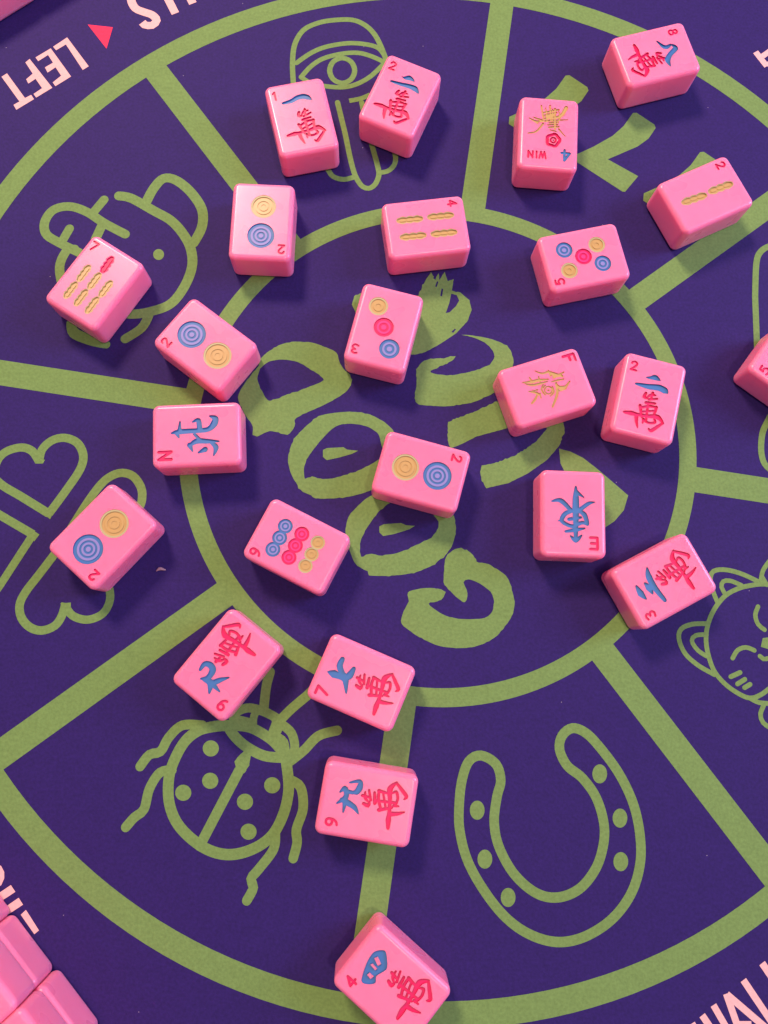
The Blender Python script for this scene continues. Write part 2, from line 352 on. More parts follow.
ART = [
["printed_hand","green","green outline of an open hand with an eye in its palm",[["s",[[-29.23,222.44],[-29.81,232.12],[-29.04,240.86],[-25.66,247.53],[-19.95,251.0],[-13.55,252.57],[-5.83,252.93],[-0.66,250.77],[3.22,246.81],[5.79,241.74],[7.85,235.95],[8.99,232.71]],[2.14,2.15,2.17,2.18,2.18,2.19,2.19,2.19,2.19,2.18,2.18,2.17],1,1],["s",[[-28.23,232.16],[-22.28,237.02],[-15.96,240.09],[-7.02,241.92],[0.66,241.46],[5.15,239.89],[7.59,236.67]],[2.03,2.04,2.04,2.05,2.05,2.05,2.05],1,1],["s",[[-26.2,225.73],[-22.18,230.87],[-17.15,234.6],[-9.54,236.97],[-3.16,237.49],[1.96,236.17],[6.76,233.89]],[2.02,2.03,2.04,2.04,2.05,2.05,2.04],1,1],["s",[[-26.2,225.73],[-22.05,222.96],[-16.34,221.81],[-9.39,221.47],[-3.7,223.04],[1.99,226.76],[7.4,232.67]],[2.02,2.02,2.02,2.02,2.03,2.03,2.04],1,1],["s",[[-4.51,229.27],[-5.96,225.17],[-9.53,223.4],[-13.13,225.0],[-14.67,229.03],[-13.23,233.15],[-9.64,234.93],[-6.03,233.32],[-4.51,229.27]],[2.16,2.16,2.15,2.15,2.16,2.16,2.17,2.17,2.16],1,1],["s",[[-11.33,214.52],[-9.89,208.2],[-8.06,200.18],[-6.1,190.17],[-4.5,183.67],[-2.93,179.95],[-1.06,177.4],[1.41,176.63],[3.87,178.37],[5.41,182.5],[4.79,186.94],[2.9,194.5],[0.68,204.21],[-1.57,214.74]],[2.14,2.13,2.12,2.11,2.11,2.1,2.1,2.1,2.1,2.11,2.11,2.12,2.13,2.15],1,1],["s",[[-6.62,215.34],[-1.89,216.51],[1.89,218.38]],[2.02,2.02,2.02],1,0],["s",[[-18.56,193.37],[-16.62,187.89],[-14.4,183.82],[-12.52,181.4],[-8.49,180.32],[-4.49,181.42]],[2.11,2.11,2.1,2.1,2.1,2.1],1,1],["s",[[5.41,183.52],[8.83,184.27],[11.32,186.72],[12.07,189.84],[11.33,193.97],[9.47,203.0]],[1.99,1.99,1.99,2.0,2.0,2.01],1,1]]],
["printed_elephant","green","green outline of an elephant head",[["s",[[-92.67,155.4],[-101.01,159.95],[-107.97,164.54],[-114.78,166.74],[-120.83,165.16],[-123.75,160.09],[-122.89,155.11],[-118.41,151.87],[-109.61,147.37]],[3.6,3.6,3.61,3.61,3.6,3.59,3.58,3.57,3.57],1,1],["s",[[-114.1,157.44],[-116.13,152.94]],[3.4,3.39],1,1],["s",[[-101.66,169.92],[-105.31,164.59]],[3.43,3.42],1,1],["s",[[-101.64,159.42],[-103.88,153.14]],[3.6,3.59],1,1],["s",[[-111.6,148.89],[-114.38,148.33],[-116.59,142.65],[-115.85,136.56],[-112.93,128.52]],[3.57,3.57,3.55,3.54,3.53],1,1],["s",[[-96.03,171.61],[-91.19,170.64],[-82.29,165.52],[-75.4,161.43],[-70.36,155.77],[-67.22,149.59],[-66.43,142.39],[-68.88,134.18],[-73.7,127.04],[-81.0,123.73],[-88.38,122.54],[-95.89,123.74]],[3.82,3.83,3.82,3.82,3.81,3.8,3.78,3.76,3.74,3.73,3.72,3.71],1,1],["s",[[-85.36,169.16],[-82.8,175.04],[-79.17,179.39],[-74.32,178.73],[-68.3,173.71],[-63.66,166.37],[-63.35,159.02],[-66.2,152.19]],[3.83,3.84,3.85,3.86,3.85,3.84,3.82,3.8],1,1],["s",[[-81.83,121.92],[-84.34,116.91],[-90.11,112.58]],[3.53,3.52,3.51],1,1],["s",[[-110.82,118.57],[-109.15,114.63],[-102.51,111.75],[-97.06,110.24]],[3.32,4.24,4.05,3.13],1,1],["p",[[-77.34,147.16],[-77.37,146.65],[-77.5,146.17],[-77.72,145.74],[-78.03,145.37],[-78.41,145.1],[-78.84,144.92],[-79.3,144.86],[-79.77,144.91],[-80.21,145.07],[-80.62,145.33],[-80.97,145.69],[-81.24,146.11],[-81.42,146.59],[-81.5,147.09],[-81.47,147.6],[-81.35,148.08],[-81.12,148.51],[-80.81,148.88],[-80.43,149.15],[-80.0,149.33],[-79.54,149.39],[-79.07,149.34],[-78.62,149.18],[-78.22,148.92],[-77.87,148.56],[-77.6,148.14],[-77.42,147.66]],0]]],
["printed_clover","green","green outline of a four leaf clover",[["s",[[-118.36,64.54],[-117.72,69.22],[-114.5,72.74],[-109.91,73.91],[-105.1,72.0],[-102.59,67.31],[-103.39,62.07],[-107.71,54.45],[-113.34,45.65]],[3.09,3.1,3.11,3.12,3.12,3.11,3.1,3.08,3.06],1,0],["s",[[-113.34,45.65],[-123.63,51.82],[-130.9,56.06],[-133.89,59.47],[-133.39,65.08],[-130.45,68.57],[-125.16,70.14],[-121.18,68.8],[-118.58,65.34]],[3.06,3.06,3.07,3.07,3.08,3.09,3.1,3.1,3.09],1,0],["p",[[-120.53,65.57],[-116.27,65.6],[-116.93,64.15],[-119.64,64.13]],0],["p",[[-114.97,46.9],[-111.6,46.92],[-112.72,43.61],[-115.07,45.33]],0],["s",[[-133.1,46.42],[-118.38,38.05]],[3.05,3.04],0,0],["s",[[-118.38,38.05],[-128.46,19.82],[-130.43,16.64]],[2.89,2.85,2.84],0,0],["p",[[-119.62,40.22],[-116.1,38.06],[-117.73,35.57],[-119.4,37.5]],0],["s",[[-107.15,36.38],[-100.4,48.95],[-95.51,56.51],[-91.84,59.74],[-88.04,60.88],[-84.08,59.62],[-81.15,55.8],[-80.38,51.82],[-81.45,47.46],[-87.3,36.07]],[3.04,3.07,3.09,3.1,3.1,3.1,3.1,3.09,3.08,3.06],1,1],["s",[[-107.12,36.0],[-110.51,30.57],[-115.25,23.5],[-119.28,17.57],[-121.0,13.04],[-120.02,8.54],[-116.77,5.18],[-112.59,4.07],[-108.24,5.71],[-106.04,9.15],[-105.02,13.66]],[3.04,3.03,3.01,3.0,2.99,2.98,2.98,2.98,2.98,2.99,3.0],1,0],["s",[[-104.92,12.31],[-102.15,9.16],[-97.19,7.81],[-92.43,9.47],[-90.03,12.93],[-89.8,17.62],[-92.71,25.24]],[2.85,2.84,2.84,2.85,2.86,2.87,2.88],1,0],["p",[[-106.82,13.59],[-103.23,13.82],[-103.07,11.56],[-106.01,10.8]],0]]],
["printed_ladybug","green","green outline of a spotted ladybug",[["s",[[-46.22,-28.28],[-51.35,-28.66],[-56.43,-29.94],[-60.89,-33.41],[-64.18,-39.32],[-65.9,-45.68],[-65.29,-53.92],[-61.62,-61.14],[-53.82,-67.56],[-45.71,-70.18],[-37.74,-68.91],[-30.83,-64.68],[-26.76,-57.52],[-25.12,-49.29],[-26.13,-40.47]],[3.71,3.7,3.69,3.68,3.66,3.65,3.63,3.61,3.6,3.6,3.61,3.63,3.65,3.67,3.69],1,1],["s",[[-46.73,-28.28],[-44.03,-31.98],[-39.81,-35.47],[-33.57,-38.46],[-26.37,-39.08]],[3.5,3.49,3.49,3.49,3.49],1,1],["s",[[-46.42,-28.28],[-38.98,-29.0],[-32.19,-32.51],[-28.5,-36.01],[-26.58,-39.08]],[3.5,3.5,3.5,3.5,3.49],1,1],["s",[[-44.75,-25.98],[-43.79,-23.97],[-40.22,-22.47],[-36.06,-23.08],[-30.83,-25.31],[-28.7,-27.53],[-30.64,-32.52]],[3.09,3.1,3.1,3.11,3.11,3.1,3.09],1,1],["s",[[-38.0,-27.5],[-37.07,-23.99],[-33.46,-23.69],[-30.18,-26.52],[-31.21,-30.52]],[2.68,2.69,2.69,2.69,2.68],1,1],["s",[[-44.24,-25.98],[-37.79,-27.5]],[2.68,2.68],1,1],["s",[[-27.86,-28.03],[-24.49,-31.04],[-23.35,-36.03],[-25.12,-39.98]],[3.1,3.1,3.09,3.08],1,1],["s",[[-29.62,-32.02],[-27.0,-34.03],[-26.38,-38.49]],[2.89,2.88,2.88],1,1],["s",[[-32.47,-10.27],[-33.68,-15.38],[-34.4,-23.49]],[3.34,3.33,3.31],1,1],["s",[[-19.55,-18.46],[-24.67,-22.71],[-28.72,-26.72]],[3.34,3.32,3.31],1,1],["s",[[-19.55,-18.46],[-13.38,-12.34]],[3.34,3.35],1,1],["s",[[-55.27,-28.25],[-62.15,-28.23],[-66.57,-32.2],[-69.19,-36.84],[-72.9,-37.91],[-75.83,-41.73]],[3.29,3.28,3.27,3.26,3.25,3.24],1,1],["s",[[-65.01,-43.05],[-69.03,-43.81],[-72.29,-49.05],[-73.75,-55.61],[-76.81,-58.18],[-79.53,-61.31]],[3.25,3.24,3.23,3.22,3.21,3.2],1,1],["s",[[-24.8,-40.27],[-20.25,-36.73],[-15.18,-31.87],[-8.78,-30.09]],[3.28,3.29,3.31,3.32],1,1],["s",[[-24.67,-46.37],[-21.05,-48.83],[-20.1,-55.63],[-22.2,-62.35],[-21.91,-66.65],[-23.12,-71.57]],[3.27,3.27,3.25,3.24,3.23,3.21],1,1],["s",[[-29.36,-62.78],[-29.72,-68.49],[-34.56,-74.88],[-37.06,-77.86],[-36.18,-80.67],[-38.24,-84.64]],[3.23,3.22,3.2,3.19,3.19,3.18],1,1],["p",[[-49.32,-35.93],[-49.37,-36.52],[-49.55,-37.09],[-49.86,-37.59],[-50.28,-38.01],[-50.79,-38.33],[-51.37,-38.52],[-51.98,-38.58],[-52.59,-38.52],[-53.18,-38.32],[-53.72,-38.0],[-54.17,-37.57],[-54.52,-37.07],[-54.75,-36.5],[-54.85,-35.91],[-54.8,-35.31],[-54.62,-34.75],[-54.31,-34.24],[-53.89,-33.82],[-53.38,-33.5],[-52.81,-33.31],[-52.19,-33.24],[-51.57,-33.31],[-50.98,-33.51],[-50.44,-33.83],[-49.99,-34.26],[-49.64,-34.77],[-49.41,-35.33]],0],["p",[[-49.12,-46.54],[-49.17,-47.13],[-49.35,-47.68],[-49.65,-48.18],[-50.07,-48.59],[-50.58,-48.9],[-51.15,-49.09],[-51.76,-49.16],[-52.37,-49.09],[-52.95,-48.89],[-53.49,-48.57],[-53.94,-48.16],[-54.28,-47.66],[-54.51,-47.1],[-54.6,-46.51],[-54.56,-45.93],[-54.38,-45.37],[-54.07,-44.87],[-53.66,-44.46],[-53.15,-44.14],[-52.58,-43.95],[-51.97,-43.89],[-51.35,-43.96],[-50.77,-44.16],[-50.23,-44.47],[-49.78,-44.89],[-49.43,-45.4],[-49.21,-45.95]],0],["p",[[-58.08,-50.38],[-58.13,-50.97],[-58.3,-51.52],[-58.61,-52.01],[-59.02,-52.42],[-59.52,-52.73],[-60.09,-52.92],[-60.69,-52.98],[-61.3,-52.91],[-61.89,-52.72],[-62.42,-52.4],[-62.87,-51.99],[-63.22,-51.49],[-63.45,-50.94],[-63.54,-50.36],[-63.5,-49.77],[-63.33,-49.22],[-63.03,-48.73],[-62.61,-48.31],[-62.11,-48.0],[-61.54,-47.81],[-60.94,-47.75],[-60.32,-47.82],[-59.74,-48.01],[-59.2,-48.33],[-58.75,-48.75],[-58.4,-49.25],[-58.18,-49.8]],0],["p",[[-37.11,-53.4],[-37.16,-53.99],[-37.34,-54.54],[-37.66,-55.03],[-38.08,-55.44],[-38.58,-55.75],[-39.16,-55.94],[-39.76,-56.0],[-40.37,-55.93],[-40.96,-55.73],[-41.48,-55.42],[-41.93,-55.0],[-42.27,-54.51],[-42.49,-53.96],[-42.58,-53.37],[-42.53,-52.79],[-42.35,-52.24],[-42.04,-51.75],[-41.62,-51.33],[-41.11,-51.03],[-40.54,-50.83],[-39.93,-50.77],[-39.32,-50.84],[-38.73,-51.04],[-38.2,-51.35],[-37.76,-51.77],[-37.41,-52.27],[-37.19,-52.82]],0],["p",[[-28.0,-48.11],[-28.05,-48.69],[-28.24,-49.25],[-28.56,-49.75],[-28.99,-50.16],[-29.5,-50.47],[-30.07,-50.66],[-30.68,-50.72],[-31.3,-50.66],[-31.88,-50.46],[-32.41,-50.14],[-32.86,-49.72],[-33.2,-49.22],[-33.42,-48.67],[-33.5,-48.08],[-33.45,-47.5],[-33.26,-46.94],[-32.95,-46.44],[-32.52,-46.02],[-32.01,-45.71],[-31.43,-45.52],[-30.82,-45.46],[-30.21,-45.53],[-29.62,-45.72],[-29.09,-46.04],[-28.64,-46.46],[-28.3,-46.96],[-28.08,-47.52]],0],["p",[[-35.61,-63.03],[-35.66,-63.6],[-35.84,-64.14],[-36.15,-64.63],[-36.57,-65.03],[-37.08,-65.34],[-37.64,-65.52],[-38.25,-65.58],[-38.85,-65.51],[-39.43,-65.32],[-39.96,-65.01],[-40.4,-64.6],[-40.74,-64.11],[-40.96,-63.57],[-41.05,-62.99],[-41.0,-62.42],[-40.81,-61.87],[-40.51,-61.39],[-40.09,-60.98],[-39.58,-60.68],[-39.01,-60.49],[-38.41,-60.43],[-37.8,-60.5],[-37.22,-60.69],[-36.69,-61.0],[-36.25,-61.41],[-35.91,-61.91],[-35.69,-62.45]],0],["s",[[-54.53,-67.37],[-42.11,-43.15]],[3.4,3.47],1,1],["s",[[-41.42,-42.56],[-41.27,-40.89],[-39.73,-37.94]],[3.67,5.31,3.07],1,1]]],
["printed_horseshoe","green","green outline of a horseshoe with six nail holes",[["s",[[33.17,-54.95],[33.21,-62.9],[35.64,-72.53],[40.99,-82.05],[48.14,-90.64],[56.24,-96.04],[65.33,-98.4],[74.59,-96.81],[84.1,-91.4],[91.05,-83.34],[94.61,-73.84],[95.01,-64.19],[93.22,-54.4],[88.98,-44.91],[83.19,-36.69],[78.16,-31.34],[73.43,-29.57],[69.66,-32.05],[68.51,-36.63],[70.96,-42.11],[76.03,-46.21],[80.48,-52.53],[82.73,-60.57],[82.36,-67.63],[79.34,-75.47],[73.43,-81.9],[65.89,-84.58],[58.53,-83.06],[51.32,-76.98],[46.45,-68.25],[45.06,-60.33],[46.21,-52.35],[47.68,-46.98],[46.21,-41.55],[41.06,-38.62],[36.74,-40.6],[34.25,-46.91],[33.17,-54.95]],[3.29,3.27,3.25,3.23,3.22,3.21,3.21,3.22,3.24,3.26,3.29,3.31,3.33,3.35,3.36,3.37,3.37,3.36,3.35,3.34,3.34,3.32,3.31,3.29,3.27,3.25,3.24,3.24,3.25,3.27,3.28,3.3,3.31,3.33,3.33,3.32,3.31,3.29],1,1],["p",[[84.78,-44.9],[84.68,-45.6],[84.45,-46.27],[84.11,-46.87],[83.68,-47.36],[83.17,-47.74],[82.61,-47.97],[82.04,-48.05],[81.47,-47.96],[80.94,-47.73],[80.47,-47.35],[80.08,-46.85],[79.81,-46.25],[79.65,-45.58],[79.62,-44.87],[79.72,-44.17],[79.94,-43.5],[80.28,-42.9],[80.71,-42.39],[81.22,-42.02],[81.78,-41.78],[82.36,-41.71],[82.93,-41.79],[83.46,-42.03],[83.93,-42.41],[84.32,-42.91],[84.59,-43.52],[84.75,-44.19]],0],["p",[[91.02,-59.47],[90.92,-60.16],[90.69,-60.81],[90.35,-61.4],[89.92,-61.89],[89.42,-62.26],[88.86,-62.48],[88.29,-62.55],[87.73,-62.47],[87.2,-62.24],[86.74,-61.87],[86.36,-61.38],[86.09,-60.79],[85.93,-60.13],[85.91,-59.44],[86.01,-58.74],[86.23,-58.09],[86.57,-57.5],[87.0,-57.01],[87.51,-56.64],[88.06,-56.41],[88.64,-56.34],[89.2,-56.42],[89.73,-56.65],[90.2,-57.03],[90.57,-57.52],[90.85,-58.12],[91.0,-58.77]],0],["p",[[90.5,-73.46],[90.4,-74.14],[90.18,-74.78],[89.84,-75.36],[89.41,-75.84],[88.91,-76.2],[88.37,-76.42],[87.8,-76.49],[87.24,-76.41],[86.72,-76.18],[86.26,-75.81],[85.89,-75.33],[85.62,-74.75],[85.46,-74.1],[85.44,-73.43],[85.54,-72.75],[85.76,-72.1],[86.09,-71.53],[86.52,-71.04],[87.02,-70.68],[87.57,-70.46],[88.14,-70.39],[88.7,-70.47],[89.22,-70.7],[89.68,-71.07],[90.06,-71.55],[90.33,-72.14],[90.48,-72.78]],0],["p",[[41.87,-56.6],[41.79,-57.29],[41.59,-57.94],[41.27,-58.53],[40.86,-59.01],[40.37,-59.38],[39.83,-59.6],[39.27,-59.68],[38.71,-59.6],[38.18,-59.37],[37.7,-58.99],[37.31,-58.5],[37.02,-57.91],[36.85,-57.26],[36.8,-56.57],[36.88,-55.87],[37.08,-55.22],[37.39,-54.63],[37.8,-54.14],[38.29,-53.77],[38.83,-53.54],[39.4,-53.47],[39.97,-53.55],[40.5,-53.78],[40.97,-54.16],[41.36,-54.65],[41.65,-55.25],[41.82,-55.9]],0],["p",[[44.1,-72.33],[44.02,-73.0],[43.82,-73.64],[43.51,-74.22],[43.1,-74.69],[42.62,-75.05],[42.08,-75.27],[41.52,-75.34],[40.97,-75.26],[40.44,-75.03],[39.98,-74.67],[39.59,-74.19],[39.3,-73.61],[39.13,-72.97],[39.08,-72.29],[39.16,-71.62],[39.36,-70.97],[39.67,-70.4],[40.08,-69.92],[40.57,-69.56],[41.1,-69.34],[41.67,-69.26],[42.22,-69.34],[42.75,-69.57],[43.22,-69.94],[43.6,-70.43],[43.89,-71.01],[44.06,-71.65]],0],["p",[[51.64,-84.46],[51.56,-85.12],[51.36,-85.75],[51.04,-86.32],[50.63,-86.78],[50.15,-87.14],[49.62,-87.35],[49.06,-87.42],[48.51,-87.34],[47.99,-87.12],[47.53,-86.76],[47.15,-86.28],[46.87,-85.71],[46.7,-85.08],[46.66,-84.41],[46.74,-83.75],[46.94,-83.12],[47.25,-82.55],[47.66,-82.08],[48.14,-81.73],[48.68,-81.51],[49.24,-81.44],[49.79,-81.52],[50.31,-81.74],[50.77,-82.11],[51.16,-82.58],[51.44,-83.16],[51.6,-83.79]],0]]],
["printed_cat","green","green outline of a smiling cat face",[["s",[[148.77,20.65],[144.68,20.85],[140.52,20.3],[136.33,19.28],[131.34,16.72],[127.25,12.37],[124.49,7.39],[123.1,2.45],[123.15,-3.12],[124.86,-9.61],[128.18,-14.14],[132.57,-17.55],[137.08,-19.47],[141.18,-18.33],[145.46,-15.45]],[1.72,1.71,1.71,1.71,1.7,1.7,1.69,1.69,1.68,1.67,1.67,1.67,1.67,1.67,1.67],1,1],["s",[[137.08,-19.47],[140.28,-21.01],[144.91,-21.41]],[1.67,1.67,1.67],1,1],["s",[[144.11,-30.1],[141.13,-27.88],[140.45,-25.03],[141.85,-22.04]],[1.66,1.66,1.66,1.67],1,1],["s",[[123.96,6.6],[118.33,6.4],[114.3,4.75],[113.13,1.46],[114.91,-3.77],[119.29,-7.99],[125.06,-11.36]],[1.69,1.69,1.69,1.68,1.68,1.67,1.67],1,1],["s",[[123.26,2.71],[119.39,2.45],[117.77,0.48],[119.68,-2.79],[122.68,-4.88]],[1.62,1.62,1.61,1.61,1.61],1,1],["s",[[128.27,14.04],[126.99,17.72],[126.17,22.09],[126.85,24.79],[128.79,25.95],[132.77,25.96],[138.14,24.48],[144.06,21.66]],[1.7,1.7,1.71,1.71,1.71,1.72,1.72,1.71],1,1],["s",[[131.24,17.19],[130.08,19.74],[130.86,21.76],[133.48,22.04],[137.45,20.43]],[1.64,1.64,1.64,1.64,1.64],1,1],["s",[[144.79,22.13],[145.95,25.86],[148.91,29.61]],[1.65,1.65,1.66],1,1],["s",[[145.57,23.15],[146.85,20.58]],[1.65,1.65],1,1],["s",[[142.93,12.73],[141.65,9.73],[142.37,6.41],[144.57,4.43]],[1.64,1.63,1.63,1.63],1,1],["s",[[132.09,-5.6],[134.14,-2.79],[137.26,-1.81],[140.2,-2.86]],[1.61,1.62,1.62,1.62],1,1],["p",[[142.67,-1.62],[143.63,1.47],[147.05,1.93],[146.62,-2.8]],0],["s",[[142.05,-4.89],[143.3,-5.93],[146.38,-5.41]],[1.62,1.62,1.62],1,1],["s",[[130.89,-12.08],[134.36,-10.6]],[1.67,1.68],0,1],["s",[[133.09,-14.59],[135.9,-12.99]],[1.67,1.67],0,1],["s",[[135.52,-15.88],[137.62,-14.73]],[1.67,1.67],0,1]]],
["printed_leaves","green","three green chevron leaves",[["p",[[108.86,212.36],[110.41,212.53],[117.41,207.27],[117.83,205.72],[114.57,200.85],[109.88,197.23],[97.47,191.25],[109.35,183.99],[103.64,177.01],[102.51,177.13],[84.5,190.02],[84.9,193.23],[92.05,196.87],[99.94,201.81],[104.66,206.29]],0],["p",[[82.0,229.02],[83.55,229.2],[90.67,223.87],[91.11,222.29],[87.92,217.33],[83.26,213.65],[70.88,207.55],[82.93,200.19],[77.3,193.08],[76.17,193.2],[57.87,206.28],[58.22,209.54],[65.35,213.25],[73.2,218.28],[77.87,222.85]],0],["p",[[135.29,195.22],[136.84,195.39],[143.73,190.21],[144.12,188.69],[140.81,183.9],[136.09,180.36],[123.64,174.5],[135.35,167.34],[129.57,160.48],[128.45,160.6],[110.72,173.31],[111.16,176.46],[118.33,180.03],[126.26,184.87],[131.02,189.27]],0]]],
["printed_outline","green","thin green curve near the mat edge",[["s",[[170.28,133.4],[166.88,150.53],[163.2,154.82],[160.11,154.44],[156.32,151.99],[154.16,147.09],[152.43,133.16]],[2.43,2.45,2.45,2.45,2.45,2.44,2.42],1,1],["s",[[152.43,133.16],[151.38,113.23],[150.94,106.01]],[2.42,2.39,2.38],1,1],["s",[[154.82,85.77],[152.98,82.75],[150.38,77.76],[149.28,70.84],[150.1,65.94],[152.73,63.03]],[2.35,2.34,2.34,2.32,2.32,2.32],1,1]]],
["printed_lettering","green","brush lettered words in the middle of the wheel",[["p",[[-38.88,105.61],[-34.21,109.71],[-28.52,112.01],[-20.84,112.1],[-15.05,110.26],[-10.54,107.95],[-9.54,104.58],[-7.92,101.58],[-5.35,99.26],[-4.69,96.26],[-6.56,92.91],[-10.97,89.56],[-16.61,86.54],[-21.62,84.19],[-25.65,81.41],[-25.78,78.6],[-28.34,75.66],[-30.85,76.15],[-34.94,77.09],[-39.56,74.92],[-41.14,75.55],[-41.24,78.8],[-44.19,83.34],[-46.54,87.91],[-46.84,91.2],[-43.69,97.19],[-40.35,101.56]],2],["h",[[-35.44,88.8],[-38.19,92.6],[-40.03,97.23],[-39.07,101.24],[-35.97,104.09],[-30.91,105.02],[-25.16,104.08],[-20.01,101.11],[-15.38,97.22],[-21.16,94.1],[-28.69,91.37]],2],["p",[[-1.22,132.58],[-4.01,130.9],[-4.9,127.52],[-3.27,124.19],[0.38,119.42],[7.34,112.14],[14.26,107.46],[17.03,107.13],[23.28,108.66],[28.88,112.02],[35.23,116.52],[39.52,121.39],[41.16,125.89],[40.4,130.0],[36.92,132.96],[33.69,133.82],[34.47,138.6],[32.05,137.66],[30.97,141.59],[28.94,138.14],[28.63,140.95],[27.18,138.65],[25.73,141.36],[23.0,137.3],[20.69,131.99],[14.32,122.56],[8.74,124.72],[3.13,130.62]],0],["h",[[31.15,124.49],[32.62,128.77],[33.39,132.54],[35.49,131.96],[36.44,129.72],[35.06,127.3],[32.7,124.88]],0],["h",[[29.14,131.58],[29.67,134.6],[30.31,134.46],[29.84,131.36]],0],["h",[[26.48,138.79],[27.5,141.69],[28.28,141.25],[27.39,138.2]],0],["h",[[27.21,135.47],[27.95,137.6],[28.51,137.3],[27.78,135.18]],0],["h",[[33.28,117.01],[34.56,118.21],[34.98,117.92],[33.83,116.43]],0],["p",[[37.11,115.78],[41.77,115.43],[46.71,114.62],[51.07,113.22],[54.32,111.53],[56.16,108.66],[56.7,104.64],[54.51,98.9],[51.11,94.33],[47.79,92.03],[42.31,89.45],[36.87,87.99],[31.46,87.22],[26.08,87.33],[20.16,87.95],[19.1,90.35],[19.68,95.71],[19.6,100.25],[20.27,102.82],[22.74,105.13],[26.29,106.03],[30.11,106.36],[34.71,107.15],[33.93,105.83],[30.62,103.79],[24.93,100.99],[27.85,99.77],[33.28,99.54],[38.74,100.56],[43.68,102.21],[47.54,103.97],[49.54,107.15],[48.26,110.59],[45.02,113.15],[41.21,114.85]],2],["p",[[31.37,81.23],[39.35,84.34],[49.04,89.01],[55.77,91.76],[61.65,90.28],[68.98,88.04],[74.66,81.98],[75.24,78.18],[72.77,72.12],[68.17,66.84],[60.68,61.58],[53.3,57.84],[45.29,55.95],[43.54,58.52],[43.04,62.21],[43.67,64.44],[49.16,65.59],[57.28,69.01],[64.02,73.56],[68.63,78.89],[65.72,80.0],[59.82,79.57],[53.18,78.76],[42.1,75.65],[35.46,72.22],[32.16,70.92],[31.25,73.31],[31.17,77.82]],0],["p",[[72.74,71.19],[77.09,70.02],[81.68,67.65],[86.76,63.51],[92.35,58.49],[97.8,53.5],[95.85,47.91],[92.14,43.81],[88.54,41.47],[82.93,44.93],[74.96,61.35],[73.09,65.5]],0],["p",[[10.6,77.99],[5.94,81.88],[1.27,84.08],[-4.57,84.81],[-10.97,84.33],[-16.77,82.89],[-21.35,79.23],[-25.87,74.1],[-27.5,69.32],[-27.87,65.17],[-26.45,60.47],[-23.19,54.92],[-19.17,52.91],[-17.44,51.75],[-8.89,51.92],[-2.04,53.29],[3.1,55.08],[8.26,57.16],[11.73,63.07],[12.91,71.4]],2],["h",[[6.53,71.95],[5.37,76.14],[1.87,78.82],[-2.79,79.99],[-8.02,79.94],[-11.48,78.41],[-15.48,74.18],[-20.0,68.19],[-21.93,63.44],[-21.56,59.03],[-19.0,60.04],[-15.84,59.06],[-10.69,59.39],[-4.97,61.19],[0.77,63.59],[5.96,66.88],[7.11,69.57]],2],["i",[[-15.13,70.0],[-13.7,70.73],[-7.64,71.13],[-6.19,70.19],[-2.14,69.8],[-4.45,68.59],[-9.05,67.19],[-13.64,66.15],[-15.1,67.33]],0],["p",[[2.51,52.8],[-1.2,49.94],[-5.18,45.53],[-6.55,40.53],[-5.71,34.96],[-2.9,27.91],[1.37,25.17],[1.99,23.65],[11.12,23.67],[19.06,24.91],[26.44,28.3],[31.43,33.24],[33.49,38.83],[33.45,43.83],[31.65,47.59],[24.25,52.6],[14.31,55.08],[8.09,54.73]],2],["h",[[26.64,44.43],[27.22,41.3],[24.71,37.55],[19.14,34.74],[12.98,32.07],[6.86,30.82],[1.96,31.6],[-0.78,30.36],[-1.24,34.98],[0.7,39.94],[4.38,45.57],[8.71,49.68],[14.29,51.91],[21.73,49.43]],2],["i",[[5.74,41.52],[7.47,42.34],[13.64,42.8],[15.49,42.0],[18.7,41.76],[16.71,40.51],[11.16,38.74],[7.16,37.98],[5.74,39.34]],0],["p",[[29.74,30.12],[32.43,32.79],[35.44,33.66],[38.07,32.61],[40.35,30.36],[40.98,28.83],[45.26,27.85],[49.18,25.55],[52.08,22.92],[53.48,18.66],[54.31,13.44],[52.64,8.25],[48.57,3.1],[43.93,-0.1],[38.69,-1.69],[32.85,-2.01],[26.38,-1.05],[19.93,1.81],[14.44,5.65],[13.47,7.57],[14.46,10.8],[16.11,14.36],[16.0,17.61],[20.07,18.92],[24.01,19.25],[27.94,18.74],[29.57,17.83],[28.89,16.0],[26.57,14.37],[23.42,13.59],[27.18,10.49],[31.72,8.56],[37.59,8.11],[43.48,8.57],[46.16,10.83],[47.04,14.4],[45.68,17.99],[41.8,20.93],[37.87,22.36],[36.07,21.24],[37.14,18.62],[37.42,16.34],[36.39,14.06],[33.8,15.68],[29.27,20.24],[29.0,23.85]],2]]],
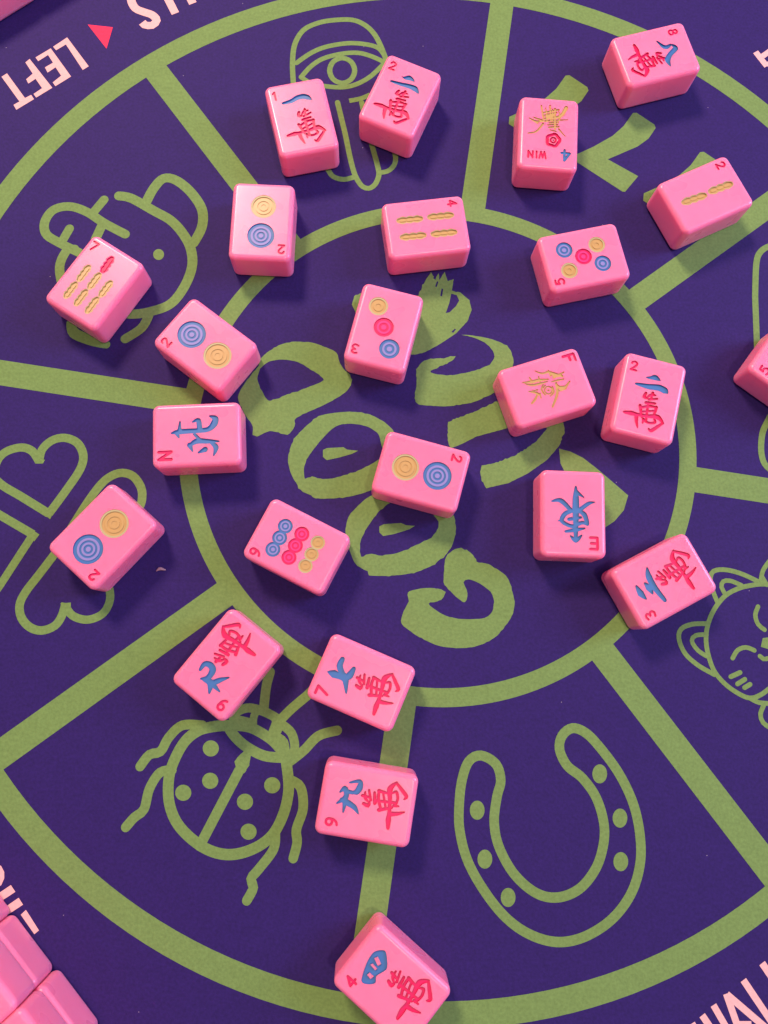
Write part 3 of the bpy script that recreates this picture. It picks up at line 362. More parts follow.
["printed_word","pale","pale pink upside down words at the corner of the mat",[["p",[[-121.18,241.71],[-126.47,237.24],[-125.11,235.69],[-121.44,238.45],[-113.87,226.93],[-111.62,228.63]],0],["p",[[-127.35,236.49],[-133.06,232.18],[-131.87,230.5],[-128.18,233.45],[-125.92,229.93],[-128.98,227.71],[-127.74,225.39],[-124.77,227.88],[-122.25,224.1],[-125.36,220.97],[-124.18,219.3],[-118.32,223.83]],0],["p",[[-135.36,231.41],[-136.91,229.8],[-133.58,224.75],[-135.96,222.14],[-134.94,220.25],[-132.28,222.44],[-129.35,218.27],[-132.53,215.59],[-131.35,214.0],[-125.36,218.57]],0],["p",[[-143.78,224.65],[-145.8,223.04],[-137.78,212.1],[-139.98,210.51],[-138.69,208.38],[-132.16,213.28],[-133.42,215.15],[-135.76,213.69]],0],["s",[[-89.51,264.63],[-93.0,266.03],[-95.86,263.96],[-96.48,259.97],[-94.56,256.08],[-91.07,254.4],[-87.62,253.12],[-85.62,250.62],[-87.35,248.22],[-90.32,248.34],[-91.39,249.49]],[3.4,3.4,3.4,3.39,3.38,3.38,3.38,3.38,3.37,3.37,3.37],1,0],["s",[[-88.34,274.67],[-78.17,254.06]],[3.25,3.22],0,0],["s",[[-80.33,277.42],[-71.26,258.98]],[3.26,3.23],0,0]]],
["printed_word","pale","pale pink letter at the upper corner of the mat",[["s",[[162.2,242.07],[166.33,235.38]],[2.55,2.54],0,0],["s",[[164.91,240.06],[171.75,245.24]],[2.32,2.33],0,0],["s",[[166.36,235.71],[173.09,241.04]],[2.31,2.32],0,0]]],
["printed_word","pale","pale pink letters of a word at the lower corner of the mat",[["s",[[112.39,-121.13],[117.76,-129.14]],[2.26,2.25],0,0],["s",[[116.37,-118.13],[121.4,-127.06]],[2.18,2.17],0,0],["s",[[108.88,-123.49],[111.81,-128.87]],[1.99,1.99],0,0],["s",[[120.96,-114.77],[124.49,-126.33]],[2.27,2.26],0,0],["s",[[121.16,-114.97],[134.92,-126.47]],[2.27,2.26],0,0],["s",[[123.19,-123.79],[128.62,-123.86]],[1.56,1.57],0,0],["s",[[127.04,-110.69],[135.6,-123.76]],[2.28,2.27],0,0],["s",[[133.83,-105.6],[140.7,-115.99]],[2.38,2.37],0,0],["s",[[135.13,-124.14],[139.31,-121.46]],[2.0,2.01],0,0]]],
["printed_word","pale","pale pink letters beside the stacked tiles",[["s",[[-121.94,-73.37],[-120.45,-73.96],[-119.57,-75.43],[-119.44,-76.88],[-120.04,-78.55],[-121.24,-79.28]],[1.91,1.91,1.91,1.91,1.91,1.91],1,0],["p",[[-116.15,-79.17],[-114.5,-81.27],[-119.26,-84.33],[-121.45,-82.65]],0],["p",[[-113.26,-83.11],[-111.66,-85.23],[-116.22,-88.18],[-117.88,-86.19]],0],["p",[[-110.58,-86.83],[-105.84,-93.13],[-107.26,-94.28],[-112.15,-88.32]],0]]],
["printed_arrow","red","small red triangle",[["p",[[-113.32,247.89],[-103.16,246.91],[-105.05,236.91]],0]]]
]
for name, m, label, shapes in ART:
    g, h, isl = [], [], []
    for s in shapes:
        if s[0] == 's': g += stroke(s[1], s[2], s[3], s[4], 1.0, 14)
        else:
            p = [tuple(q) for q in s[1]]
            if s[2] == 2: p = smooth_poly(p)
            if name == 'printed_lettering' and len(p) > 12: p = ragged(p)
            {'p': g, 'h': h, 'i': isl}[s[0]].append(ccw(p))
    printed(name, g, MAT['redprint' if m == 'red' else m], label, h, isl)

# ------------------------------------------------------------------ mahjong tiles
TW, TL, TH = 22.95, 30.95, 13.8        # millimetres
RV, RB = 2.5, 1.8                     # corner radius seen from above, edge rounding

def outline(hx, hy, r, seg=6):
    out, nor = [], []
    for ci, (sx, sy) in enumerate([(1, 1), (-1, 1), (-1, -1), (1, -1)]):
        for k in range(seg + 1):
            a = math.pi / 2 * (ci + k / seg)
            out.append((sx * (hx - r) + (r) * math.cos(a), sy * (hy - r) + r * math.sin(a)))
            nor.append((math.cos(a), math.sin(a)))
    return out, nor

WAN = [[[[-0.6,7.06],[-0.97,5.51],[0.25,5.3]],[0.7,0.9,0.5]],[[[0.39,5.88],[1.22,6.85],[2.96,7.1]],[0.5,0.7,0.4]],[[[1.8,7.81],[1.54,5.22]],[0.7,0.5]],[[[0.83,4.92],[3.79,5.98]],[0.6,0.5]],[[[0.09,3.49],[3.28,4.08]],[0.8,0.6]],[[[-1.8,1.92],[-0.38,-2.23]],[0.8,0.5]],[[[-1.65,1.16],[1.54,2.54],[4.06,2.68]],[0.6,0.7,0.6]],[[[4.04,2.79],[3.75,-0.49]],[0.8,0.5]],[[[-0.87,-0.23],[3.8,1.39]],[0.5,0.5]],[[[-0.38,-1.7],[4.11,-0.23]],[0.6,0.5]],[[[0.88,3.86],[1.28,-3.48]],[0.6,0.6]],[[[-6.83,-1.93],[-4.24,-1.67],[-1.97,-1.59],[1.76,-1.23],[5.22,-0.73],[7.6,-2.59]],[0.7,1.2,0.8,0.8,1.3,0.4]],[[[7.45,-2.36],[5.86,-4.11],[3.74,-6.26],[2.71,-5.64]],[0.5,0.8,0.9,0.3]],[[[-2.31,-2.48],[-1.96,-4.24],[-1.14,-6.4]],[1.0,0.8,0.3]],[[[0.9,-3.32],[2.73,-3.62],[4.61,-2.86],[3.96,-1.6]],[0.6,0.6,0.7,0.4]],[[[0.27,-2.69],[0.32,-4.27]],[0.7,0.4]]]
FONT = {"1":[[[[-0.28,0.42],[0.02,0.7],[0.02,-0.7]],0]],"2":[[[[-0.42,0.38],[-0.3,0.62],[0,0.7],[0.34,0.55],[0.34,0.22],[0,-0.22],[-0.45,-0.66]],1],[[[-0.45,-0.66],[0.45,-0.66]],0]],"3":[[[[-0.4,0.58],[0,0.7],[0.36,0.5],[0.28,0.2],[-0.05,0.06]],1],[[[-0.05,0.06],[0.34,-0.1],[0.42,-0.4],[0.1,-0.69],[-0.42,-0.58]],1]],"4":[[[[0.15,-0.7],[0.15,0.7],[-0.5,-0.3],[0.5,-0.3]],0]],"5":[[[[0.4,0.66],[-0.3,0.66],[-0.34,0.1]],0],[[[-0.34,0.08],[0.1,0.2],[0.42,-0.1],[0.4,-0.45],[0.05,-0.7],[-0.42,-0.56]],1]],"7":[[[[-0.44,0.64],[0.44,0.64],[-0.12,-0.7]],0]],"8":[[[[0,0.7],[0.3,0.56],[0.3,0.2],[0,0.04],[-0.3,0.2],[-0.3,0.56],[0,0.7]],1],[[[0,0.04],[0.38,-0.15],[0.38,-0.55],[0,-0.7],[-0.38,-0.55],[-0.38,-0.15],[0,0.04]],1]],"9":[[[[0.38,0.3],[0.26,0.6],[-0.05,0.7],[-0.36,0.5],[-0.36,0.12],[-0.05,-0.06],[0.26,0.04],[0.38,0.3]],1],[[[0.38,0.3],[0.3,-0.25],[0.05,-0.6],[-0.25,-0.7]],1]],"F":[[[[-0.38,-0.7],[-0.38,0.66],[0.42,0.66]],0],[[[-0.38,0],[0.25,0]],0]],"E":[[[[0.42,0.66],[-0.4,0.66],[-0.4,-0.66],[0.42,-0.66]],0],[[[-0.4,0],[0.32,0]],0]],"N":[[[[-0.42,-0.68],[-0.42,0.68],[0.42,-0.68],[0.42,0.68]],0]],"W":[[[[-0.6,0.68],[-0.32,-0.68],[0,0.55],[0.32,-0.68],[0.6,0.68]],0]],"I":[[[[0,0.68],[0,-0.68]],0]]}

def glyph_shapes(g):
    """one engraved child: list of (polygons, depth, material slot); slot 0 paint, 1 thin paint, None = left uncut"""
    kind, name, col = g[0], g[1], g[2]
    if kind == 'num':
        text, pos, h = g[3], g[4], g[5]
        sc = h / 1.4
        polys, x0 = [], -(len(text) - 1) * 0.56
        for i, chx in enumerate(text):
            dx = (x0 + 1.12 * i) if len(text) > 1 else 0
            for pts, sm in FONT[chx]:
                q = [(pos[0] + (x + dx) * sc, pos[1] + y * sc) for x, y in pts]
                polys += stroke(q, [0.32 * sc] * len(q), sm, 1, 0.25, 8)
        return [(polys, 0.35, 0)]
    if kind == 'wan':
        polys = []
        for pts, w in WAN:
            polys += stroke([(g[3][0] + x, g[3][1] + y) for x, y in pts], [k * 1.5 for k in w], 1, 1, 0.4, 8)
        return [(polys, 0.5, 0)]
    if kind == 'st':
        polys = []
        for pts, w in g[3]: polys += stroke(pts, [k * (1.45 if col == 'blue' else 1.05 if col == 'yellow' else 1.15) for k in w], 1, 1, 0.4, 8)
        polys += [ccw([tuple(q) for q in smooth_poly(p, 0.5)]) for p in g[4]]
        out = [(polys, 0.32 if col == 'yellow' else 0.55, 0)]
        if g[5]: out.append(([ccw([tuple(q) for q in p]) for p in g[5]], 0.0, None))
        return out
    if kind == 'dot':
        c, r, big = g[3], g[4], g[5]
        rings = [(1, .42, 0), (.76, .2, 1), (.60, .42, 0), (.46, .2, 1), (.32, .42, 0), (.17, .2, 1)] if big else \
                [(1, .40, 0), (.70, .2, 1), (.50, .40, 0), (.26, .2, 1)]
        if col == 'yellow':
            rings = [(1, .12, 1), (.86, .42, 0), (.66, .2, 0), (.50, .42, 0), (.36, .2, 0), (.2, .36, 0)] if big else \
                    [(1, .12, 1), (.80, .40, 0), (.52, .2, 0), (.28, .38, 0)]
        return [([disc(c, r * k, 40 if k > .5 else 24)], d, s) for k, d, s in rings]
    if kind == 'stick':
        (a, b), w = g[3], g[4]
        n = 24
        pts = [(a[0] + (b[0] - a[0]) * i / n, a[1] + (b[1] - a[1]) * i / n) for i in range(n + 1)]
        ws = [w * (0.72 + 0.28 * abs(math.sin(math.pi * 3 * i / n))) for i in range(n + 1)]
        rim = stroke(pts, [k * 1.30 for k in ws], 1, 1, 5, 12)
        polys = stroke(pts, [k * 1.02 for k in ws], 1, 1, 5, 12)
        core = []
        for k in range(3):
            u0, u1 = (k + .22) / 3, (k + .80) / 3
            p = [(a[0] + (b[0] - a[0]) * u, a[1] + (b[1] - a[1]) * u) for u in (u0, u1)]
            core += stroke(p, [w * .34, w * .34], 1, 1, 5, 8)
        return [(rim, 0.10, 1), (polys, 0.5, 0), (core, 0.28, 0)]

def tile_mesh(glyphs):
    """rounded block; the top is cut to the depth of every engraved mark. Returns body data and one data set per mark"""
    groups, info = [], []
    cap, _ = outline(TW / 2 - RB, TL / 2 - RB, RV - RB, 3)
    groups.append([cap]); info.append((0.0, None, None))
    for gi, g in enumerate(glyphs):
        for polys, d, slot in glyph_shapes(g):
            groups.append(polys); info.append((d, slot, gi if slot is not None else None))
    v, f, ins = cdt(groups)
    sets = {None: ([], [], [], [], {})}          # verts, faces, normals per loop, face material, index
    for gi in range(len(glyphs)): sets[gi] = ([], [], [], [], {})
    def vert(S, key, co):
        if key not in S[4]:
            S[4][key] = len(S[0]); S[0].append((co[0] * MM, co[1] * MM, co[2] * MM))
        return S[4][key]
    edges = {}
    for t, s in zip(f, ins):
        if 0 not in s: continue
        k = max(s)
        d, slot, gi = info[k]
        S = sets[gi]
        S[1].append([vert(S, (i, d), (v[i].x, v[i].y, TH - d)) for i in t])
        S[2].extend([(0, 0, 1)] * len(t)); S[3].append(slot or 0)
        for a, b in zip(t, list(t[1:]) + [t[0]]):
            edges.setdefault((min(a, b), max(a, b)), []).append((a, b, d, slot, gi))
    for (a, b), us in edges.items():
        if len(us) != 2 or abs(us[0][2] - us[1][2]) < 1e-6: continue
        lo, hi = (us[0], us[1]) if us[0][2] > us[1][2] else (us[1], us[0])
        a, b = lo[0], lo[1]
        S = sets[lo[4]]
        q = [vert(S, (b, lo[2]), (v[b].x, v[b].y, TH - lo[2])), vert(S, (a, lo[2]), (v[a].x, v[a].y, TH - lo[2])),
             vert(S, (a, hi[2]), (v[a].x, v[a].y, TH - hi[2])), vert(S, (b, hi[2]), (v[b].x, v[b].y, TH - hi[2]))]
        S[1].append(q)
        n = Vector((-(v[b].y - v[a].y), v[b].x - v[a].x, 0)).normalized()
        S[2].extend([tuple(n)] * 4); S[3].append(lo[3] or 0)
    # sides and rounded edges
    S = sets[None]
    NS = 7
    prof = [(RB * (1 - math.sin(a)), RB - RB * math.cos(a), -math.cos(a)) for a in [math.pi / 2 * i / 4 for i in range(5)]]
    prof += [(RB * (1 - math.cos(a)), TH - RB + RB * math.sin(a), math.sin(a)) for a in [math.pi / 2 * i / NS for i in range(NS + 1)]]
    base, N = len(S[0]), 0
    norms = []
    for ins_, z, nz in prof:
        o, nr = outline(TW / 2 - ins_, TL / 2 - ins_, RV - ins_, 6)
        if abs(ins_ - RB) < 1e-6 and z > 1:      # meet the cap outline
            pass
        N = len(o)
        h = math.sqrt(max(0, 1 - nz * nz))
        S[0].extend([(x * MM, y * MM, z * MM) for x, y in o])
        norms.extend([(x * h, y * h, nz) for x, y in nr])
    for i in range(len(prof) - 1):
        for k in range(N):
            q = [i * N + k, i * N + (k + 1) % N, (i + 1) * N + (k + 1) % N, (i + 1) * N + k]
            S[1].append([base + t for t in q]); S[2].extend([norms[t] for t in q]); S[3].append(0)
    S[1].append([base + t for t in reversed(range(N))]); S[2].extend([(0, 0, -1)] * N); S[3].append(0)
    return sets

def make_tile(label, group, x, y, ang, glyphs, z=0.08):
    sets = tile_mesh(glyphs)
    b = sets[None]
    body = link('mahjong_tile', b[0], b[1], [MAT['pink']], None, b[3], b[2])
    body.location = (x * MM, y * MM, z * MM)
    body.rotation_euler = (0, 0, math.radians(ang))
    tag(body, label, 'mahjong tile', group)
    cols = {g[2] for g in glyphs if g[1] in ('engraved_dot', 'engraved_stick')}
    for gi, g in enumerate(glyphs):
        s = sets[gi]
        if not s[1]: continue
        o = link(g[1], s[0], s[1], [MAT[g[2]], MAT[g[2] + 'light']], body, s[3], s[2])
        if len(cols) > 1 and g[1] in ('engraved_dot', 'engraved_stick'):
            o['label'] = g[2] + (' ring dot' if g[1] == 'engraved_dot' else ' bamboo stick')
    return body

TILES = [
["pink tile with a single blue stroke over a red character, numeral 1",-24.41,197.25,13.22,[["num","engraved_numeral","red","1",[-8.07,10.33],3.3],["wan","engraved_character","red",[0.04,-5.19]],["st","engraved_character","blue",[[[[-5.66,6.75],[-2.43,7.05],[0.21,8.03],[2.66,8.07],[4.18,7.2],[5.25,6.09]],[0.76,1.23,1.42,1.52,1.42,0.28]]],[],[]]]],
["pink tile with two blue strokes, over the printed hand near the top",13.36,207.23,-23.16,[["num","engraved_numeral","red","2",[-7.58,10.42],3.3],["wan","engraved_character","red",[-0.64,-5.65]],["st","engraved_character","blue",[[[[-5.53,4.01],[-1.99,4.31],[1.46,4.81],[4.12,4.71],[6.06,3.44]],[0.67,1.06,1.35,1.64,0.38]]],[[[-2.87,7.63],[-1.88,7.78],[-0.95,8.68],[0.11,9.28],[1.87,8.59],[2.83,7.41],[0.95,7.27],[-0.98,6.87]]],[]]]],
["pink tile with yellow ring above blue ring, upside down numeral 2 at lower right",-38.24,153.64,178.11,[["dot","engraved_dot","yellow",[-0.33,-5.71],4.61,1],["dot","engraved_dot","blue",[-0.08,6.01],4.97,1],["num","engraved_numeral","red","2",[-7.87,11.13],3.3]]],
["pink tile with four yellow bamboo sticks in two rows",22.79,152.36,-82.16,[["stick","engraved_stick","yellow",[[-3.47,-9.71],[-3.37,-1.72]],2.38],["stick","engraved_stick","yellow",[[-3.54,1.91],[-3.44,9.94]],2.38],["stick","engraved_stick","yellow",[[3.32,-9.42],[3.42,-1.47]],2.38],["stick","engraved_stick","yellow",[[3.43,2.13],[3.53,10.12]],2.38],["num","engraved_numeral","red","4",[-8.19,10.97],3.2]]],
["pink flower tile marked WIN with a red rose and blue 4",70.2,192.08,176.19,[["st","engraved_character","yellow",[[[[7.68,-5.75],[4.5,-4.58],[-1.27,-5.46],[-7.05,-6.25]],[0.48,0.67,0.58,0.39]],[[[7.95,0.72],[4.85,-0.25],[2.31,-3.8]],[0.48,0.67,0.77]],[[[3.26,-11.56],[2.1,-5.17]],[0.58,0.58]],[[[-0.13,-11.86],[-0.54,-5.67]],[0.58,0.58]],[[[-2.1,-10.68],[-2.33,-1.79]],[0.67,0.67]],[[[-6.45,-11.5],[-4.59,-7.92],[-1.72,-6.58]],[1.45,1.25,0.87]],[[[2.2,-8.56],[-3.56,-10.27]],[0.67,0.67]],[[[0.09,-2.38],[-3.75,-2.99]],[0.67,0.67]],[[[-3.78,-1.92],[-6.26,0.92]],[0.58,0.29]],[[[0.95,-7.05],[-1.69,-7.93]],[1.25,1.25]],[[[6.69,-5.14],[4.48,-3.88]],[0.48,0.77]],[[[-0.09,-4.28],[-3.46,-4.85]],[0.67,0.67]],[[[1.54,-10.63],[0.79,-6.63],[1.03,-4.72]],[0.29,0.67,0.39]],[[[-1.14,-10.32],[-1.18,-5.19]],[0.39,0.58]],[[[-3.58,-9.73],[-4.13,-7.07],[-3.21,-5.1]],[0.29,0.67,0.39]],[[[2.17,-7.32],[-0.23,-8.07],[-2.87,-9.01]],[0.48,0.87,0.48]],[[[1.65,-6.02],[-2.2,-6.9]],[0.67,0.77]],[[[6.0,-6.17],[3.56,-5.41],[2.1,-4.9]],[0.39,0.87,0.67]],[[[0.61,-3.41],[-3.24,-3.86]],[0.39,0.58]],[[[-0.42,-1.35],[-2.84,-0.92]],[0.39,0.48]]],[],[]],["st","engraved_rose","red",[[[[-4.33,2.7],[-4.19,3.24],[-3.86,3.69],[-3.56,4.09],[-3.32,4.53],[-3.04,5.02],[-2.6,5.37],[-2.06,5.43],[-1.56,5.28],[-1.11,5.12],[-0.64,5.06],[-0.12,4.96],[0.32,4.66],[0.51,4.16],[0.5,3.61],[0.47,3.11],[0.53,2.63],[0.57,2.08],[0.4,1.55],[-0.01,1.17],[-0.53,0.98],[-1.0,0.83],[-1.43,0.6],[-1.93,0.36],[-2.47,0.33],[-2.93,0.6],[-3.23,1.04],[-3.49,1.44],[-3.82,1.78],[-4.16,2.18],[-4.33,2.7]],[1.06,1.06,1.06,1.06,1.06,1.06,1.06,1.06,1.06,1.06,1.06,1.06,1.06,1.06,1.06,1.06,1.06,1.06,1.06,1.06,1.06,1.06,1.06,1.06,1.06,1.06,1.06,1.06,1.06,1.06,1.06]],[[[-2.79,2.83],[-2.66,3.37],[-2.29,3.8],[-1.76,3.99],[-1.23,3.89],[-0.84,3.53],[-0.68,3.01],[-0.81,2.47],[-1.18,2.04],[-1.71,1.86],[-2.24,1.95],[-2.64,2.31],[-2.79,2.83]],[0.58,0.58,0.58,0.58,0.58,0.58,0.58,0.58,0.58,0.58,0.58,0.58,0.58]],[[[-1.69,2.93],[-1.83,2.97]],[0.48,0.48]]],[],[]],["num","engraved_word","red","WIN",[4.45,9.58],2.9],["num","engraved_numeral","blue","4",[-6.69,9.03],4.4]]],
["pink tile with two spread blue strokes beside a red character, numeral 8",114.17,227.92,-73.81,[["wan","engraved_character","red",[1.02,-5.44]],["num","engraved_numeral","red","8",[-7.35,9.57],3.3],["st","engraved_character","blue",[[[[-5.15,1.91],[-2.24,3.58],[-1.58,4.86],[-2.22,6.73]],[0.34,1.14,1.25,0.68]],[[[-1.9,7.4],[-0.19,8.11],[1.82,5.13],[3.99,3.31],[6.78,3.38]],[0.68,1.48,1.37,1.59,0.34]]],[],[]]]],
["pink tile with two yellow bamboo sticks in a single line",129.48,167.7,-64.48,[["stick","engraved_stick","yellow",[[-0.37,-9.64],[0.25,-1.15]],2.55],["stick","engraved_stick","yellow",[[-0.08,1.91],[0.31,10.4]],2.55],["num","engraved_numeral","red","2",[-8.06,10.88],3.3]]],
["pink tile with five rings, two blue, two yellow and a red centre",81.5,141.04,102.69,[["dot","engraved_dot","blue",[4.15,6.71],3.11,0],["dot","engraved_dot","yellow",[3.78,-5.83],3.11,0],["dot","engraved_dot","red",[0.17,0.3],3.11,0],["dot","engraved_dot","yellow",[-4.18,6.92],3.11,0],["dot","engraved_dot","blue",[-3.98,-6.06],3.11,0],["num","engraved_numeral","red","5",[-7.85,11.6],3.3]]],
["pink tile with a diagonal of yellow, red and blue rings",7.07,112.37,165.72,[["dot","engraved_dot","yellow",[3.99,-7.29],3.53,0],["dot","engraved_dot","red",[0.1,0.07],3.62,0],["dot","engraved_dot","blue",[-3.91,7.6],3.71,0],["num","engraved_numeral","red","3",[8.07,10.7],3.3]]],
["pink tile with six yellow bamboo sticks and one red stick",-97.97,128.6,-32.74,[["stick","engraved_stick","red",[[0.2,5.16],[-0.08,10.67]],2.49],["stick","engraved_stick","yellow",[[-4.87,-2.24],[-4.99,3.35]],2.38],["stick","engraved_stick","yellow",[[0.07,-2.55],[-0.03,3.02]],2.38],["stick","engraved_stick","yellow",[[5.25,-2.76],[5.17,2.81]],2.38],["stick","engraved_stick","yellow",[[-4.88,-10.03],[-5.0,-4.5]],2.38],["stick","engraved_stick","yellow",[[-0.05,-10.31],[-0.15,-4.79]],2.38],["stick","engraved_stick","yellow",[[4.96,-10.48],[4.87,-4.96]],2.38],["num","engraved_numeral","red","7",[-8.2,11.13],3.4]]],
["pink tile with blue ring above yellow ring, touching the tile marked N",-57.04,105.26,52.53,[["dot","engraved_dot","blue",[-0.25,5.97],5.11,1],["dot","engraved_dot","yellow",[-0.71,-6.35],5.0,1],["num","engraved_numeral","red","2",[-8.1,11.18],3.3]]],
["pink wind tile with a large blue character, letter N",-58.64,71.69,93.07,[["num","engraved_letter","red","N",[-7.26,10.91],4.5],["st","engraved_character","blue",[[[[0.75,8.66],[1.19,5.92],[1.31,-0.56]],[0.4,1.3,1.2]],[[[4.83,5.65],[1.3,5.92]],[0.4,1.1]],[[[-0.93,6.08],[0.82,6.82]],[0.4,1.2]],[[[1.31,-0.56],[1.62,-4.05],[3.36,-6.07],[5.42,-6.6],[6.45,-4.71]],[1.2,1.2,1.69,1.59,0.4]],[[[4.48,1.41],[5.06,-0.7],[1.49,-1.16]],[0.3,1.2,1.3]],[[[0.12,0.7],[-2.15,-1.27]],[0.7,0.9]],[[[-4.14,2.58],[-2.5,-0.02],[-2.69,-4.0],[-2.86,-7.88]],[0.7,1.4,1.2,0.3]],[[[-3.79,2.38],[-6.05,1.41]],[1.3,0.4]],[[[-6.61,-0.72],[-5.58,-2.96]],[0.5,1.4]],[[[-2.93,-4.74],[-4.98,-6.7],[-7.94,-5.91]],[0.6,1.4,0.3]]],[],[]]]],
["pink tile with yellow and blue rings resting on the printed clover",-89.06,35.69,138.34,[["dot","engraved_dot","yellow",[-0.08,-5.74],4.94,1],["dot","engraved_dot","blue",[0.19,6.31],5.11,1],["num","engraved_numeral","red","2",[-7.56,11.25],3.3]]],
["pink tile with nine small rings in blue, red and yellow rows",-22.87,32.52,63.01,[["dot","engraved_dot","blue",[4.21,6.64],2.55,0],["dot","engraved_dot","blue",[-0.24,6.45],2.55,0],["dot","engraved_dot","blue",[-4.79,6.6],2.55,0],["dot","engraved_dot","red",[4.37,0.32],2.55,0],["dot","engraved_dot","red",[-0.16,0.4],2.55,0],["dot","engraved_dot","red",[-4.7,0.45],2.55,0],["dot","engraved_dot","yellow",[4.26,-5.94],2.45,0],["dot","engraved_dot","yellow",[-0.27,-5.91],2.45,0],["dot","engraved_dot","yellow",[-4.71,-5.91],2.45,0],["num","engraved_numeral","red","9",[-8.35,11.5],3.4]]],
["pink tile with yellow ring left of blue ring in the middle of the lettering",20.23,58.97,-105.35,[["dot","engraved_dot","yellow",[0.16,-5.84],4.77,1],["dot","engraved_dot","blue",[0.11,5.73],5.02,1],["num","engraved_numeral","red","2",[-7.73,10.73],3.3]]],
["pink dragon tile with a thin yellow character, letter F",65.85,90.23,-71.81,[["num","engraved_letter","red","F",[-7.91,11.36],4.3],["st","engraved_character","yellow",[[[[-4.33,-8.1],[-3.58,-4.77],[-3.45,-2.41],[-2.67,1.22]],[0.34,1.13,1.02,0.45]],[[[-5.39,-5.01],[-3.27,-4.76]],[0.45,0.79]],[[[-4.64,-1.85],[-2.81,-1.93]],[0.45,0.68]],[[[-7.12,-2.26],[-5.41,-0.18],[-5.14,2.44],[-2.18,6.47]],[0.34,0.68,0.79,0.79]],[[[-5.78,2.37],[-3.63,2.48]],[0.56,0.56]],[[[-2.85,3.4],[-3.51,7.57]],[1.02,0.45]],[[[1.6,1.07],[2.2,0.65],[2.53,0.0],[2.51,-0.71],[2.12,-1.29],[1.49,-1.58],[0.78,-1.51],[0.17,-1.09],[-0.16,-0.44],[-0.13,0.27],[0.25,0.85],[0.88,1.15],[1.6,1.07]],[0.51,0.51,0.51,0.51,0.51,0.51,0.51,0.51,0.51,0.51,0.51,0.51,0.51]],[[[1.15,-0.33],[1.29,-0.08]],[0.56,0.56]],[[[-0.38,3.38],[3.32,2.42],[7.45,-0.93]],[0.79,0.9,0.68]],[[[0.37,3.4],[2.32,5.08],[0.34,8.37]],[0.79,1.13,0.45]],[[[2.6,3.47],[2.41,5.95]],[0.56,0.79]],[[[-0.51,-7.1],[0.89,-4.62],[2.15,-3.76]],[0.34,0.9,0.45]],[[[1.03,-4.19],[2.84,-5.81],[4.0,-7.56]],[0.56,0.79,0.68]],[[[1.27,-3.43],[3.18,-3.78]],[0.45,0.45]],[[[-0.18,-1.82],[-0.92,-0.64]],[0.45,0.45]],[[[-3.69,-7.43],[-2.37,-5.22],[-2.03,-2.21],[-1.98,0.66]],[0.23,0.79,0.79,0.34]],[[[-4.3,2.73],[-3.03,4.37],[-2.66,6.35]],[0.34,0.9,0.68]],[[[-1.36,-1.26],[0.34,-2.49],[2.55,-1.93]],[0.34,0.56,0.45]],[[[0.29,1.62],[2.39,1.44],[3.5,-0.3]],[0.45,0.68,0.45]],[[[1.25,3.67],[1.83,6.47]],[0.9,0.68]],[[[-0.28,-5.98],[-0.12,-3.94]],[0.34,0.56]],[[[-1.45,1.97],[-1.29,4.02],[-1.07,6.66]],[0.34,0.68,0.45]]],[],[]]]],
["pink tile with two blue strokes, right of the tile marked F",102.58,86.55,-14.46,[["num","engraved_numeral","red","2",[-7.73,10.42],3.3],["wan","engraved_character","red",[-1.02,-5.65]],["st","engraved_character","blue",[[[[-5.8,3.95],[-1.37,4.06],[2.61,4.59],[5.03,4.0],[6.07,3.31]],[0.6,1.4,1.7,1.7,0.3]]],[[[-2.91,7.27],[-1.14,8.18],[-0.02,9.02],[1.3,8.83],[2.71,7.32],[0.62,7.02],[-1.67,6.95]]],[]]]],
["pink wind tile with an upside down blue character, letter E",73.18,44.2,177.95,[["num","engraved_letter","red","E",[-6.97,10.26],4.2],["st","engraved_character","blue",[[[[-0.83,-9.62],[-0.8,-5.73],[-0.76,-1.28]],[0.44,1.49,1.76]],[[[-1.04,-7.62],[-3.66,-5.85]],[1.14,0.26]],[[[7.66,-4.05],[4.49,-4.4],[1.0,-1.12]],[0.35,1.23,0.97]],[[[-7.39,-4.31],[-5.18,-3.69],[-1.85,-1.11]],[0.26,0.97,1.05]],[[[0.34,-1.02],[2.98,0.2],[4.18,2.68],[1.92,4.21],[-0.7,4.68]],[0.88,1.14,1.05,0.88,1.05]],[[[-1.85,-1.11],[-3.81,0.36],[-4.78,3.5]],[0.88,1.23,0.97]],[[[-0.76,-1.28],[-0.66,9.29]],[1.58,0.88]],[[[1.68,2.13],[-2.49,1.3]],[0.88,0.61]],[[[-4.87,3.63],[-2.9,3.14],[-0.71,4.11]],[0.7,0.88,0.97]],[[[5.5,2.82],[4.09,2.54]],[0.26,0.61]],[[[2.9,6.45],[-0.69,5.78],[-3.89,5.04]],[0.61,1.05,0.35]],[[[1.29,7.83],[-0.66,9.37],[-2.77,7.54]],[0.26,1.32,0.35]]],[],[]]]],
["pink tile with three blue strokes beside a red character, numeral 3",103.84,20.86,117.44,[["wan","engraved_character","red",[0.09,-5.47]],["num","engraved_numeral","red","3",[-7.76,10.59],3.3],["st","engraved_character","blue",[[[[2.94,9.83],[0.1,9.76],[-2.25,9.12]],[0.59,1.65,0.47]],[[[2.44,6.71],[0.42,6.22],[-1.76,6.16]],[0.59,1.65,0.47]],[[[6.6,3.33],[3.82,4.31],[-0.37,4.43],[-5.71,3.55]],[0.47,1.53,1.41,0.94]]],[],[]]]],
